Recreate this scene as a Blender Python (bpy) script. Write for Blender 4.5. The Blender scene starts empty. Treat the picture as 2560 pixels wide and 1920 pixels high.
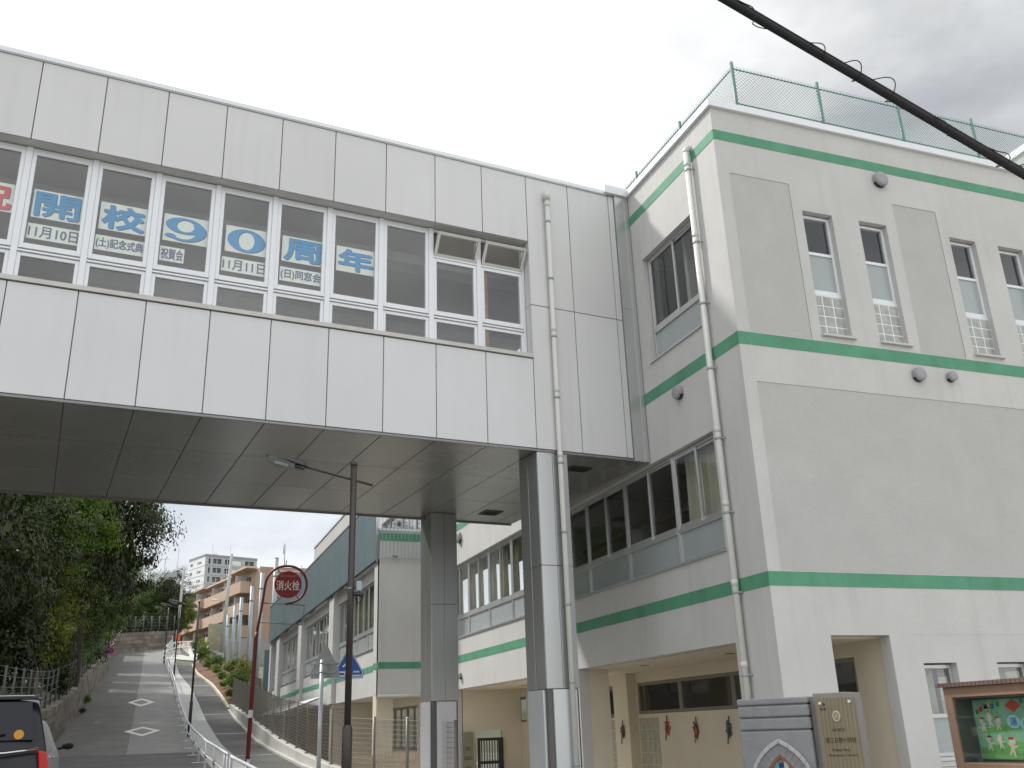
import bpy, bmesh, math, random
from mathutils import Vector, Matrix, noise
from math import sin, cos, pi, radians as rad, sqrt, atan2
random.seed(7)
SC = bpy.context.scene
COL = SC.collection

# ------------------------------------------------------------------ camera, world, sun, exposure
PITCH, ROLL, HEAD = 0.3512077, -0.0356157, 0.3656574
_f = Vector((sin(HEAD)*cos(PITCH), cos(HEAD)*cos(PITCH), sin(PITCH)))
_r0 = Vector((cos(HEAD), -sin(HEAD), 0)); _u0 = _r0.cross(_f)
_r = cos(ROLL)*_r0 + sin(ROLL)*_u0; _u = -sin(ROLL)*_r0 + cos(ROLL)*_u0
cam = bpy.data.cameras.new('camera'); cam.sensor_width = 36; cam.lens = 36*2356.86/2560
cam.clip_start = 0.1; cam.clip_end = 3000
co = bpy.data.objects.new('camera', cam); COL.objects.link(co)
M = Matrix((( _r.x, _u.x, -_f.x, 0), (_r.y, _u.y, -_f.y, 0), (_r.z, _u.z, -_f.z, 1.55), (0, 0, 0, 1)))
co.matrix_world = M
SC.camera = co
SC.render.resolution_x, SC.render.resolution_y = 1024, 768
SC.view_settings.view_transform = 'Standard'; SC.view_settings.look = 'None'
SC.view_settings.exposure = 0.0; SC.view_settings.gamma = 1.0; SC.view_settings.use_curve_mapping = False

SUN_AZ, SUN_EL = rad(-40), rad(47)          # towards the sun: left of the street and beyond the bridge
world = bpy.data.worlds.new('World'); SC.world = world; world.use_nodes = True
nt = world.node_tree; nt.nodes.clear()
def N(nt, t, **kw):
    n = nt.nodes.new(t)
    for k, v in kw.items():
        if k in n.inputs.keys() if hasattr(n.inputs, 'keys') else False: n.inputs[k].default_value = v
        else: setattr(n, k, v)
    return n
def ramp(nt, fac, stops):
    r = nt.nodes.new('ShaderNodeValToRGB'); e = r.color_ramp.elements
    while len(e) < len(stops): e.new(0.5)
    for el, (p, c) in zip(e, stops):
        el.position = p; el.color = (c, c, c, 1) if isinstance(c, (int, float)) else (*c, 1)
    nt.links.new(fac, r.inputs[0]); return r.outputs[0]
sky = nt.nodes.new('ShaderNodeTexSky'); sky.sky_type = 'NISHITA'; sky.sun_disc = False
sky.sun_elevation = SUN_EL; sky.sun_rotation = SUN_AZ; sky.air_density = 1.0; sky.dust_density = 2.0
bgs = nt.nodes.new('ShaderNodeBackground'); nt.links.new(sky.outputs[0], bgs.inputs[0]); bgs.inputs[1].default_value = 0.09
tc = nt.nodes.new('ShaderNodeTexCoord')
nz = nt.nodes.new('ShaderNodeTexNoise'); nz.inputs['Scale'].default_value = 2.6; nz.inputs['Detail'].default_value = 7; nz.inputs['Roughness'].default_value = .52
mp = nt.nodes.new('ShaderNodeMapping'); mp.inputs['Scale'].default_value = (1, 1, 1.9); mp.inputs['Location'].default_value = (0.35, 0.2, 0.1)
nt.links.new(tc.outputs['Generated'], mp.inputs[0]); nt.links.new(mp.outputs[0], nz.inputs[0])
# cloud brightness: bright thin cloud nearly everywhere, a grey bank high to the right and another low over the hill
sd = Vector((sin(SUN_AZ)*cos(SUN_EL), cos(SUN_AZ)*cos(SUN_EL), sin(SUN_EL)))
def lobe(d, lo, hi, v0, v1):
    dv = nt.nodes.new('ShaderNodeVectorMath'); dv.operation = 'DOT_PRODUCT'; dv.inputs[1].default_value = Vector(d).normalized(); nt.links.new(tc.outputs['Generated'], dv.inputs[0])
    m = nt.nodes.new('ShaderNodeMapRange'); m.interpolation_type = 'SMOOTHSTEP'
    m.inputs[1].default_value = lo; m.inputs[2].default_value = hi; m.inputs[3].default_value = v0; m.inputs[4].default_value = v1
    nt.links.new(dv.outputs['Value'], m.inputs[0]); return m
mr = lobe((.78, .42, .62), .72, 1.0, 1.36, .80)
m2 = lobe((.12, 1, .20), .90, 1.0, 1.0, .88)
m3 = lobe((.10, 1, .22), .93, 1.0, 1.0, .70)
mm0 = nt.nodes.new('ShaderNodeMath'); mm0.operation = 'MULTIPLY'; nt.links.new(mr.outputs[0], mm0.inputs[0]); nt.links.new(m2.outputs[0], mm0.inputs[1]); mr = mm0
cl = ramp(nt, nz.outputs[0], [(0.34, 0.82), (0.5, 1.0), (0.66, 1.28)])
mm = nt.nodes.new('ShaderNodeMath'); mm.operation = 'MULTIPLY'
nt.links.new(mr.outputs[0], mm.inputs[0])
sep = nt.nodes.new('ShaderNodeSeparateColor'); nt.links.new(cl, sep.inputs[0]); nt.links.new(sep.outputs[0], mm.inputs[1])
nz2 = nt.nodes.new('ShaderNodeTexNoise'); nz2.inputs['Scale'].default_value = 8.5; nz2.inputs['Detail'].default_value = 6; nt.links.new(mp.outputs[0], nz2.inputs[0])
fm = nt.nodes.new('ShaderNodeMapRange'); fm.inputs[1].default_value = .36; fm.inputs[2].default_value = .62; fm.inputs[3].default_value = .93; fm.inputs[4].default_value = 1.08; nt.links.new(nz2.outputs[0], fm.inputs[0])
mmb = nt.nodes.new('ShaderNodeMath'); mmb.operation = 'MULTIPLY'; nt.links.new(mm.outputs[0], mmb.inputs[0]); nt.links.new(fm.outputs[0], mmb.inputs[1]); mm = mmb
bgc = nt.nodes.new('ShaderNodeBackground'); bgc.inputs[0].default_value = (0.965, 0.985, 1.0, 1); nt.links.new(mm.outputs[0], bgc.inputs[1])
cover = ramp(nt, nz.outputs[0], [(0.34, 0.72), (0.50, 1.0)])
cvm = nt.nodes.new('ShaderNodeMath'); cvm.operation = 'MULTIPLY'; nt.links.new(cover, cvm.inputs[0]); nt.links.new(m3.outputs[0], cvm.inputs[1])
mixw = nt.nodes.new('ShaderNodeMixShader'); nt.links.new(cvm.outputs[0], mixw.inputs[0]); nt.links.new(bgs.outputs[0], mixw.inputs[1]); nt.links.new(bgc.outputs[0], mixw.inputs[2])
wo = nt.nodes.new('ShaderNodeOutputWorld'); nt.links.new(mixw.outputs[0], wo.inputs[0])

sl = bpy.data.lights.new('sun', 'SUN'); sl.energy = 3.6; sl.angle = rad(4.0); sl.color = (1.0, 0.965, 0.90)
so = bpy.data.objects.new('sun', sl); COL.objects.link(so)
so.rotation_euler = (-sd).to_track_quat('-Z', 'Y').to_euler()

# ------------------------------------------------------------------ materials
MATS = {}
def mat(name, col, rough=.7, metal=0.0, var=.06, vs=3.0, bump=0.0, bs=60.0, streak=0.0, spec=.5, island=0.0, coat=0.0, emit=0):
    if name in MATS: return MATS[name]
    m = bpy.data.materials.new(name); m.use_nodes = True; t = m.node_tree
    p = t.nodes['Principled BSDF']; p.inputs['Roughness'].default_value = rough; p.inputs['Metallic'].default_value = metal
    p.inputs['Specular IOR Level'].default_value = spec
    if coat: p.inputs['Coat Weight'].default_value = coat
    geo = t.nodes.new('ShaderNodeNewGeometry')
    def mul(a, f_):                                     # colour * scalar socket
        v = t.nodes.new('ShaderNodeVectorMath'); v.operation = 'SCALE'
        if isinstance(a, tuple): v.inputs[0].default_value = a
        else: t.links.new(a, v.inputs[0])
        t.links.new(f_, v.inputs['Scale']); return v.outputs[0]
    n1 = t.nodes.new('ShaderNodeTexNoise'); n1.inputs['Scale'].default_value = vs; n1.inputs['Detail'].default_value = 6; n1.inputs['Roughness'].default_value = .6
    t.links.new(geo.outputs['Position'], n1.inputs[0])
    r1 = t.nodes.new('ShaderNodeMapRange'); r1.inputs[1].default_value = .25; r1.inputs[2].default_value = .75
    r1.inputs[3].default_value = 1-var*1.6; r1.inputs[4].default_value = 1+var*1.6
    t.links.new(n1.outputs[0], r1.inputs[0])
    c = mul(tuple(col), r1.outputs[0])
    if streak:
        mpn = t.nodes.new('ShaderNodeMapping'); mpn.inputs['Scale'].default_value = (2.6, 2.6, .13); t.links.new(geo.outputs['Position'], mpn.inputs[0])
        n2 = t.nodes.new('ShaderNodeTexNoise'); n2.inputs['Scale'].default_value = 2.0; n2.inputs['Detail'].default_value = 5; t.links.new(mpn.outputs[0], n2.inputs[0])
        r2 = t.nodes.new('ShaderNodeMapRange'); r2.inputs[1].default_value = .52; r2.inputs[2].default_value = .78; r2.inputs[3].default_value = 1; r2.inputs[4].default_value = 1-streak
        t.links.new(n2.outputs[0], r2.inputs[0]); c = mul(c, r2.outputs[0])
    if island:
        r3 = t.nodes.new('ShaderNodeMapRange'); r3.inputs[3].default_value = 1-island; r3.inputs[4].default_value = 1+island
        t.links.new(geo.outputs['Random Per Island'], r3.inputs[0]); c = mul(c, r3.outputs[0])
    t.links.new(c, p.inputs['Base Color'])
    if bump:
        n3 = t.nodes.new('ShaderNodeTexNoise'); n3.inputs['Scale'].default_value = bs; n3.inputs['Detail'].default_value = 4; t.links.new(geo.outputs['Position'], n3.inputs[0])
        b = t.nodes.new('ShaderNodeBump'); b.inputs['Strength'].default_value = bump; b.inputs['Distance'].default_value = .02
        t.links.new(n3.outputs[0], b.inputs['Height']); t.links.new(b.outputs[0], p.inputs['Normal'])
    MATS[name] = m; return m
def glassmat(name, tint, rough=.02, refl=.05, ior=1.52):
    m = bpy.data.materials.new(name); m.use_nodes = True; t = m.node_tree; t.nodes.clear()
    tr = t.nodes.new('ShaderNodeBsdfTransparent'); tr.inputs[0].default_value = (*tint, 1)
    gl = t.nodes.new('ShaderNodeBsdfGlossy'); gl.inputs['Roughness'].default_value = rough; gl.inputs[0].default_value = (.95, .97, 1, 1)
    fr = t.nodes.new('ShaderNodeFresnel'); fr.inputs[0].default_value = ior
    ad = t.nodes.new('ShaderNodeMath'); ad.operation = 'ADD'; ad.inputs[1].default_value = refl; ad.use_clamp = True; t.links.new(fr.outputs[0], ad.inputs[0])
    gb = t.nodes.new('ShaderNodeNewGeometry'); iv = t.nodes.new('ShaderNodeMath'); iv.operation = 'SUBTRACT'; iv.inputs[0].default_value = 1; t.links.new(gb.outputs['Backfacing'], iv.inputs[1])
    mu = t.nodes.new('ShaderNodeMath'); mu.operation = 'MULTIPLY'; t.links.new(ad.outputs[0], mu.inputs[0]); t.links.new(iv.outputs[0], mu.inputs[1])
    mx = t.nodes.new('ShaderNodeMixShader'); t.links.new(mu.outputs[0], mx.inputs[0]); t.links.new(tr.outputs[0], mx.inputs[1]); t.links.new(gl.outputs[0], mx.inputs[2])
    o = t.nodes.new('ShaderNodeOutputMaterial'); t.links.new(mx.outputs[0], o.inputs[0]); MATS[name] = m; return m
STUCCO = mat('stucco', (.535, .53, .52), .9, var=.045, vs=.9, bump=.28, bs=70, streak=.08)
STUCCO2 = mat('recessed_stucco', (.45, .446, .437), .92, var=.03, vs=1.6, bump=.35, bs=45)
BEIGE = mat('beige_wall', (.66, .595, .475), .85, var=.03, vs=1.5, bump=.15, bs=60)
GREEN = mat('green_paint', (.085, .28, .17), .7, var=.11, vs=1.7, streak=.16, bump=.12, bs=60)
PANEL = mat('cladding_panel', (.62, .62, .622), .38, var=.02, vs=.7, streak=.06, island=.028, spec=.5, bump=.02, bs=180)
PANEL2 = mat('lower_cladding_panel', (.635, .64, .655), .36, var=.02, vs=.7, streak=.04, island=.022, bump=.02, bs=180)
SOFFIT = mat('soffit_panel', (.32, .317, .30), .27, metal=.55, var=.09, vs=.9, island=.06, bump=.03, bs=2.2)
COLUMN = mat('column_cladding', (.47, .48, .48), .26, metal=.70, var=.03, vs=.8)
COLBASE = mat('column_base_steel', (.66, .68, .70), .33, metal=.45, var=.03, vs=.9)
JOINT = mat('joint_sealant', (.13, .13, .125), .8, var=.03)
ALU = mat('white_aluminium', (.74, .755, .79), .36, metal=.12, var=.015)
ALU2 = mat('silver_aluminium', (.55, .56, .56), .33, metal=.6, var=.02)
PIPE = mat('grey_pvc', (.62, .62, .59), .5, var=.03, vs=2)
GREYCAP = mat('grey_cap', (.30, .30, .31), .5, var=.03)
DARK = mat('dark_metal', (.025, .023, .025), .5, var=.05)
BROWNPOLE = mat('brown_lamp_paint', (.045, .036, .034), .38, var=.06, vs=4)
GALV = mat('galvanised_steel', (.33, .375, .40), .5, metal=.2, var=.09, vs=6)
WHITEP = mat('white_paint', (.76, .76, .76), .5, var=.03)
OLDWHITE = mat('worn_white_paint', (.62, .62, .66), .45, var=.09, vs=14)
RUST = mat('rust', (.22, .085, .03), .9, var=.25, vs=20)
REDPOLE = mat('dark_red_paint', (.135, .012, .014), .5, var=.12, vs=9)
REDSIGN = mat('faded_red_sign', (.25, .014, .018), .55, var=.10, vs=12)
SIGNWHITE = mat('sign_white', (.70, .70, .68), .5, var=.03)
SIGNBLUE = mat('sign_blue', (.012, .09, .42), .4, var=.03)
CURTAIN = mat('cream_curtain', (.60, .565, .45), .9, var=.06, vs=5)
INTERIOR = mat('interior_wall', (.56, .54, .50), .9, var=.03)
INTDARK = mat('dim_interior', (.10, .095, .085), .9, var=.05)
FROST = mat('frosted_glass', (.345, .385, .39), .22, var=.03, vs=2, spec=.6)
BLOCK = mat('glass_block', (.34, .36, .34), .14, var=.18, vs=7, spec=.7)
BLUESCREEN = mat('weathered_blue_screen', (.10, .142, .16), .6, var=.08, vs=1.2, streak=.22)
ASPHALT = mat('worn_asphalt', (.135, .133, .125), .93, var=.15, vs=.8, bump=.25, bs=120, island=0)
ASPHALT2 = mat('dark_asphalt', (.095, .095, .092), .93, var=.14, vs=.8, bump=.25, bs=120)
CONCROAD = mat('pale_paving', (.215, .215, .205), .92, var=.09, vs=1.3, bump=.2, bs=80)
PAVE = mat('sidewalk_concrete', (.36, .365, .35), .9, var=.07, vs=2.2, bump=.12, bs=60)
ROADWHITE = mat('road_marking', (.60, .60, .58), .8, var=.10, vs=12)
CONC = mat('concrete', (.50, .49, .455), .9, var=.08, vs=2.6, bump=.15, bs=40, streak=.14)
SOIL = mat('soil', (.14, .075, .045), 1, var=.25, vs=4, bump=.4, bs=25)
GROUND = mat('ground_mat', (.12, .12, .085), 1, var=.2, vs=.6, bump=.3, bs=10)
YARD = mat('yard_paving', (.46, .44, .40), .95, var=.08, vs=1.5)
FENCEBR = mat('brown_fence_paint', (.19, .17, .15), .5, var=.05)
FENCEGR = mat('green_fence_paint', (.10, .205, .18), .45, var=.06)
STONE = mat('gate_stone', (.235, .24, .245), .78, var=.09, vs=5, bump=.35, bs=90)
CAPSTONE = mat('gate_capstone', (.23, .215, .205), .75, var=.06, vs=6, bump=.1, bs=60)
TANB = mat('tan_tile_shaded', (.36, .235, .17), .8, var=.05, vs=.8)  # brown tile, with the unlit end wall's shade put into its colour
TANS = mat('tan_render', (.50, .37, .275), .85, var=.05, vs=.6, streak=.05)
TANL = mat('tan_slab', (.56, .45, .33), .85, var=.04, vs=.6)
HIGHW = mat('high_rise_white', (.74, .75, .77), .8, var=.03, vs=.3)
HIGHSHADE = mat('high_rise_shaded', (.40, .41, .42), .8, var=.03, vs=.3)  # darker copy of the white walls: the unlit front's shade put into colour
WINDARK = mat('dark_window', (.035, .042, .05), .15, var=.25, vs=1.5, spec=.6)
ANTHRA = mat('anthracite_frame', (.10, .095, .085), .5, var=.05)
TAUPE = mat('taupe_frame', (.22, .20, .165), .5, var=.03)
BLACKR = mat('black_rubber', (.010, .010, .013), .7, var=.1, vs=8)
GLASS = glassmat('window_glass', (.86, .88, .88), refl=.05)
GLASSB = glassmat('bridge_glass', (.95, .95, .94), refl=.05)
GLASSC = glassmat('clear_glass', (.93, .95, .94), refl=.02)
CARGLASS = glassmat('tinted_car_glass', (.07, .075, .08), refl=.05)

# ------------------------------------------------------------------ mesh helpers
LOC = {}
class MB:
    def __init__(s, T=None): s.v = []; s.f = []; s.sm = []; s.T = T; s.marks = []
    def mark(s, i): s.marks.append((len(s.f), i)); return s
    def p(s, x, y, z):
        q = s.T(x, y, z) if s.T else (x, y, z)
        s.v.append(tuple(q)); return len(s.v)-1
    def face(s, pts, smooth=False):
        s.f.append([s.p(*q) for q in pts]); s.sm.append(smooth)
    def box(s, x0, x1, y0, y1, z0, z1):
        a = [s.p(x, y, z) for z in (z0, z1) for y in (y0, y1) for x in (x0, x1)]
        for q in ((0, 2, 3, 1), (4, 5, 7, 6), (0, 1, 5, 4), (2, 6, 7, 3), (0, 4, 6, 2), (1, 3, 7, 5)):
            s.f.append([a[i] for i in q]); s.sm.append(False)
        return s
    def tube(s, pts, r, n=8, caps=True, r2=None):
        pts = [Vector(q) for q in pts]; rings = []
        up = None
        for i, q in enumerate(pts):
            d = (pts[min(i+1, len(pts)-1)]-pts[max(i-1, 0)])
            if d.length < 1e-9: d = Vector((0, 0, 1))
            d.normalize()
            if up is None:
                up = Vector((0, 0, 1)) if abs(d.z) < .9 else Vector((1, 0, 0))
            a = d.cross(up); a.normalize(); b = a.cross(d); up = b
            rr = r if r2 is None else r+(r2-r)*i/(len(pts)-1)
            if callable(r): rr = r(i/(len(pts)-1))
            rings.append([s.p(*(q+a*(rr*cos(2*pi*k/n))+b*(rr*sin(2*pi*k/n)))) for k in range(n)])
        for i in range(len(rings)-1):
            for k in range(n):
                s.f.append([rings[i][k], rings[i][(k+1) % n], rings[i+1][(k+1) % n], rings[i+1][k]]); s.sm.append(n > 4)
        if caps:
            s.f.append(rings[0][::-1]); s.sm.append(False); s.f.append(rings[-1]); s.sm.append(False)
        return s
    def prism(s, poly, o, a, b, d):          # polygon (u,v) in plane (a,b) at o, thickness vector d
        o, a, b, d = Vector(o), Vector(a), Vector(b), Vector(d)
        f0 = [s.p(*(o+a*u+b*v)) for u, v in poly]; f1 = [s.p(*(o+a*u+b*v+d)) for u, v in poly]
        n = len(poly); s.f.append(f0[::-1]); s.sm.append(False); s.f.append(f1); s.sm.append(False)
        for i in range(n):
            s.f.append([f0[i], f0[(i+1) % n], f1[(i+1) % n], f1[i]]); s.sm.append(False)
        return s
    def ring(s, outer, inner, o, a, b, d):   # closed band between two outlines of equal count
        o, a, b, d = Vector(o), Vector(a), Vector(b), Vector(d); n = len(outer)
        P = [[s.p(*(o+a*u+b*v+e)) for u, v in L] for e in (Vector((0, 0, 0)), d) for L in (outer, inner)]
        for i in range(n):
            j = (i+1) % n
            for q in ((P[0][i], P[0][j], P[1][j], P[1][i]), (P[2][j], P[2][i], P[3][i], P[3][j]), (P[0][j], P[0][i], P[2][i], P[2][j]), (P[1][i], P[1][j], P[3][j], P[3][i])):
                s.f.append(list(q)); s.sm.append(False)
        return s
    def ball(s, c, rx, ry, rz, n=10, m=6, z0=-1, z1=1):
        c = Vector(c); rows = []
        for i in range(m+1):
            z = z0+(z1-z0)*i/m; r = sqrt(max(0, 1-z*z))
            rows.append([s.p(c.x+rx*r*cos(2*pi*k/n), c.y+ry*r*sin(2*pi*k/n), c.z+rz*z) for k in range(n)])
        for i in range(m):
            for k in range(n):
                s.f.append([rows[i][k], rows[i][(k+1) % n], rows[i+1][(k+1) % n], rows[i+1][k]]); s.sm.append(True)
        s.f.append(rows[0][::-1]); s.sm.append(True); s.f.append(rows[-1]); s.sm.append(True)
        return s
    def build(s, name, m, parent=None, bevel=0.0, loc=None, seg=2):
        me = bpy.data.meshes.new(name)
        base = Vector((0, 0, 0))
        if parent is not None: base = LOC[parent.name]
        elif loc is not None: base = Vector(loc)
        me.from_pydata([tuple(Vector(q)-base) for q in s.v], [], s.f)
        me.polygons.foreach_set('use_smooth', s.sm)
        for (k, i), e in zip(s.marks, [q[0] for q in s.marks[1:]]+[len(s.f)]):
            for q in range(k, e): me.polygons[q].material_index = i
        me.validate(verbose=False); me.update()
        bm = bmesh.new(); bm.from_mesh(me)
        bmesh.ops.recalc_face_normals(bm, faces=bm.faces); bm.to_mesh(me); bm.free()
        ms = m if isinstance(m, (list, tuple)) else [m]
        for q in ms: me.materials.append(q)
        o = bpy.data.objects.new(name, me); COL.objects.link(o)
        if parent is not None: o.parent = parent; LOC[o.name] = base
        else:
            o.location = base; LOC[o.name] = base
        if bevel:
            b = o.modifiers.new('bevel', 'BEVEL'); b.width = bevel; b.segments = seg; b.limit_method = 'ANGLE'; b.angle_limit = rad(40)
        return o
def thing(name, label, cat, loc=(0, 0, 0), group=None):
    o = bpy.data.objects.new(name, None); COL.objects.link(o); o.location = loc; o.empty_display_size = .2
    LOC[o.name] = Vector(loc); o['label'] = label; o['category'] = cat
    if group: o['group'] = group
    return o
def tag(o, label, cat, group=None, kind=None):
    o['label'] = label; o['category'] = cat
    if group: o['group'] = group
    if kind: o['kind'] = kind
    return o
def struct(o, label=None, kind='structure'):
    o['kind'] = kind
    if label: o['label'] = label
    o['category'] = o.name.split('.')[0].replace('_', ' ')
    return o
def dup(root, loc, label=None, group=None, rotz=None, scale=None):
    r = root.copy(); COL.objects.link(r); r.location = loc; LOC[r.name] = Vector(loc)
    if label: r['label'] = label
    if group: r['group'] = group
    if rotz is not None: r.rotation_euler = (0, 0, rotz)
    if scale is not None: r.scale = scale
    for ch in list(root.children):
        c = ch.copy(); COL.objects.link(c); c.parent = r
        for g in list(ch.children):
            d = g.copy(); COL.objects.link(d); d.parent = c
    return r
def text_bm(mb, s, o, a, b, w, h, d, bold=0.0, spread=0.0):
    """lettering as solid mesh fitted into w x h at o (lower-left) along unit vectors a (right), b (up), depth vector d"""
    cu = bpy.data.curves.new('lettering', 'FONT'); cu.body = s; cu.offset = bold; cu.resolution_u = 3; cu.fill_mode = 'FRONT'
    ob = bpy.data.objects.new('lettering', cu); COL.objects.link(ob)
    dg = bpy.context.evaluated_depsgraph_get(); me = bpy.data.meshes.new_from_object(ob.evaluated_get(dg))
    vs = [v.co.copy() for v in me.vertices]
    x0 = min(v.x for v in vs); x1 = max(v.x for v in vs); y0 = min(v.y for v in vs); y1 = max(v.y for v in vs)
    o, a, b, d = Vector(o), Vector(a), Vector(b), Vector(d)
    if spread:
        nn = a.cross(b).normalized(); w -= 2*spread; h -= 2*spread; o = o+a*spread+b*spread
        for k in range(12):
            q = 2*pi*k/12; sh = a*(spread*cos(q))+b*(spread*sin(q))+nn*(.00006*(k+1)); n = len(mb.v)
            for v in vs: mb.p(*(o+sh+a*((v.x-x0)/(x1-x0)*w)+b*((v.y-y0)/(y1-y0)*h)))
            for pl in me.polygons: mb.f.append([n+i for i in pl.vertices]); mb.sm.append(False)
    n = len(mb.v)
    P = [o+a*((v.x-x0)/(x1-x0)*w)+b*((v.y-y0)/(y1-y0)*h) for v in vs]
    for q in P: mb.p(*(q+d))
    for pl in me.polygons: mb.f.append([n+i for i in pl.vertices]); mb.sm.append(False)
    if d.length > 1e-6:
        k = len(mb.v)
        for q in P: mb.p(*q)
        ec = {}
        for pl in me.polygons:
            for e in pl.edge_keys: ec[e] = ec.get(e, 0)+1
        for (i, j), c in ec.items():
            if c == 1: mb.f.append([n+i, n+j, k+j, k+i]); mb.sm.append(False)
    bpy.data.objects.remove(ob); bpy.data.curves.remove(cu); bpy.data.meshes.remove(me)
def wall(mb, axis, pos, th, u0, u1, v0, v1, holes=()):
    """a solid wall with openings; axis 'x': plane x=pos, u=y; axis 'y': plane y=pos, u=x; th goes inwards (+)"""
    us = sorted({u0, u1, *[min(max(h[0], u0), u1) for h in holes], *[min(max(h[1], u0), u1) for h in holes]})
    vs = sorted({v0, v1, *[min(max(h[2], v0), v1) for h in holes], *[min(max(h[3], v0), v1) for h in holes]})
    P = (lambda u, v, w: (pos+w, u, v)) if axis == 'x' else (lambda u, v, w: (u, pos+w, v))
    solid = {}
    for i in range(len(us)-1):
        for j in range(len(vs)-1):
            uc, vc = (us[i]+us[i+1])/2, (vs[j]+vs[j+1])/2
            solid[i, j] = not any(h[0] < uc < h[1] and h[2] < vc < h[3] for h in holes)
    for (i, j), s in solid.items():
        if not s: continue
        a, b, c, d = us[i], us[i+1], vs[j], vs[j+1]
        mb.face([P(a, c, 0), P(b, c, 0), P(b, d, 0), P(a, d, 0)]); mb.face([P(a, c, th), P(a, d, th), P(b, d, th), P(b, c, th)])
        if not solid.get((i-1, j)): mb.face([P(a, c, 0), P(a, d, 0), P(a, d, th), P(a, c, th)])
        if not solid.get((i+1, j)): mb.face([P(b, c, 0), P(b, c, th), P(b, d, th), P(b, d, 0)])
        if not solid.get((i, j-1)): mb.face([P(a, c, 0), P(a, c, th), P(b, c, th), P(b, c, 0)])
        if not solid.get((i, j+1)): mb.face([P(a, d, 0), P(b, d, 0), P(b, d, th), P(a, d, th)])
def rect_frame(mb, P, u0, u1, v0, v1, w0, w1, t, tb=None):
    """rectangular sash of bar width t between depths w0..w1; P(u, v, w) -> point"""
    tb = t if tb is None else tb
    def bx(a, b, c, d):
        q = [P(u, v, w) for w in (w0, w1) for v in (c, d) for u in (a, b)]
        ix = [mb.p(*x) for x in q]
        for f in ((0, 2, 3, 1), (4, 5, 7, 6), (0, 1, 5, 4), (2, 6, 7, 3), (0, 4, 6, 2), (1, 3, 7, 5)):
            mb.f.append([ix[i] for i in f]); mb.sm.append(False)
    bx(u0, u0+t, v0, v1); bx(u1-t, u1, v0, v1); bx(u0+t, u1-t, v0, v0+tb); bx(u0+t, u1-t, v1-t, v1)
def pbox(mb, P, u0, u1, v0, v1, w0, w1):
    ix = [mb.p(*P(u, v, w)) for w in (w0, w1) for v in (v0, v1) for u in (u0, u1)]
    for f in ((0, 2, 3, 1), (4, 5, 7, 6), (0, 1, 5, 4), (2, 6, 7, 3), (0, 4, 6, 2), (1, 3, 7, 5)):
        mb.f.append([ix[i] for i in f]); mb.sm.append(False)
def circ(r, n=24, cx=0, cy=0, ry=None): return [(cx+r*cos(2*pi*k/n), cy+(ry or r)*sin(2*pi*k/n)) for k in range(n)]

# ------------------------------------------------------------------ the lie of the land
PROF = [(-30, -.3), (0, 0), (8, .1), (17.4, .37), (20.6, .46), (25.3, .64), (28.9, .76), (33, .97), (36.4, 1.14), (40.6, 1.4), (44, 1.71), (47.2, 2.05), (51, 2.42), (56, 3.05),
        (71, 5.1), (85, 6.7), (97, 8.5), (106, 10.0), (116, 11.5), (125, 12.2), (160, 13), (600, 14)]
def g(y):
    for (a, za), (b, zb) in zip(PROF, PROF[1:]):
        if y <= b: return za+(zb-za)*max(0, (y-a))/(b-a) if y > a else za
    return PROF[-1][1]
YS = sorted({*[p for p, _ in PROF if p <= 200], *range(-30, 130, 3)})
def strip(x0, x1, y0, y1, dz, name, m, xf0=None, xf1=None):
    mb = MB(); ys = [y0]+[y for y in YS if y0 < y < y1]+[y1]
    for a, b in zip(ys, ys[1:]):
        X = lambda f, x, y: f(y) if f else x
        mb.face([(X(xf0, x0, a), a, g(a)+dz), (X(xf1, x1, a), a, g(a)+dz), (X(xf1, x1, b), b, g(b)+dz), (X(xf0, x0, b), b, g(b)+dz)])
    return mb.build(name, m)

# ------------------------------------------------------------------ ground, road and pavements
def smooth(a, b, x):
    t = min(1, max(0, (x-a)/(b-a))); return t*t*(3-2*t)
def terrain(x, y):
    z = g(y)
    if x < -3.3: return z-.03+smooth(14, 26, y)*(1.35+.14*min(40, -3.3-x))*(1 if y < 108 else smooth(150, 108, y))
    if x > 4.5:
        if y < 56: return .05 if y < 50 else .05+(y-50)/6*2.4
        return z-.55 if x > 6 else z-.03
    return z-.04
mb = MB()
xs = [-500, -120, -60, -30, -15, -8, -5, -3.31, -3.29, 0, 2, 4.49, 4.51, 6, 9, 14, 25, 60, 150, 500]
ys = [-300, -60]+YS+[133, 145, 160, 200, 300, 600, 1200]
ix = {}
for j, y in enumerate(ys):
    for i, x in enumerate(xs): ix[i, j] = mb.p(x, y, terrain(x, y))
for j in range(len(ys)-1):
    for i in range(len(xs)-1):
        mb.f.append([ix[i, j], ix[i+1, j], ix[i+1, j+1], ix[i, j+1]]); mb.sm.append(False)
struct(mb.build('ground', GROUND))
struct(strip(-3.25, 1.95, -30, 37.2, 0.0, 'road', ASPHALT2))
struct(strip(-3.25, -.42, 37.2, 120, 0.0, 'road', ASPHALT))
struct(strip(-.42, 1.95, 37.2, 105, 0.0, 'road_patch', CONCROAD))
struct(strip(-.42, 3.2, 105, 122, 0.0, 'road_patch', CONCROAD))
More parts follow.
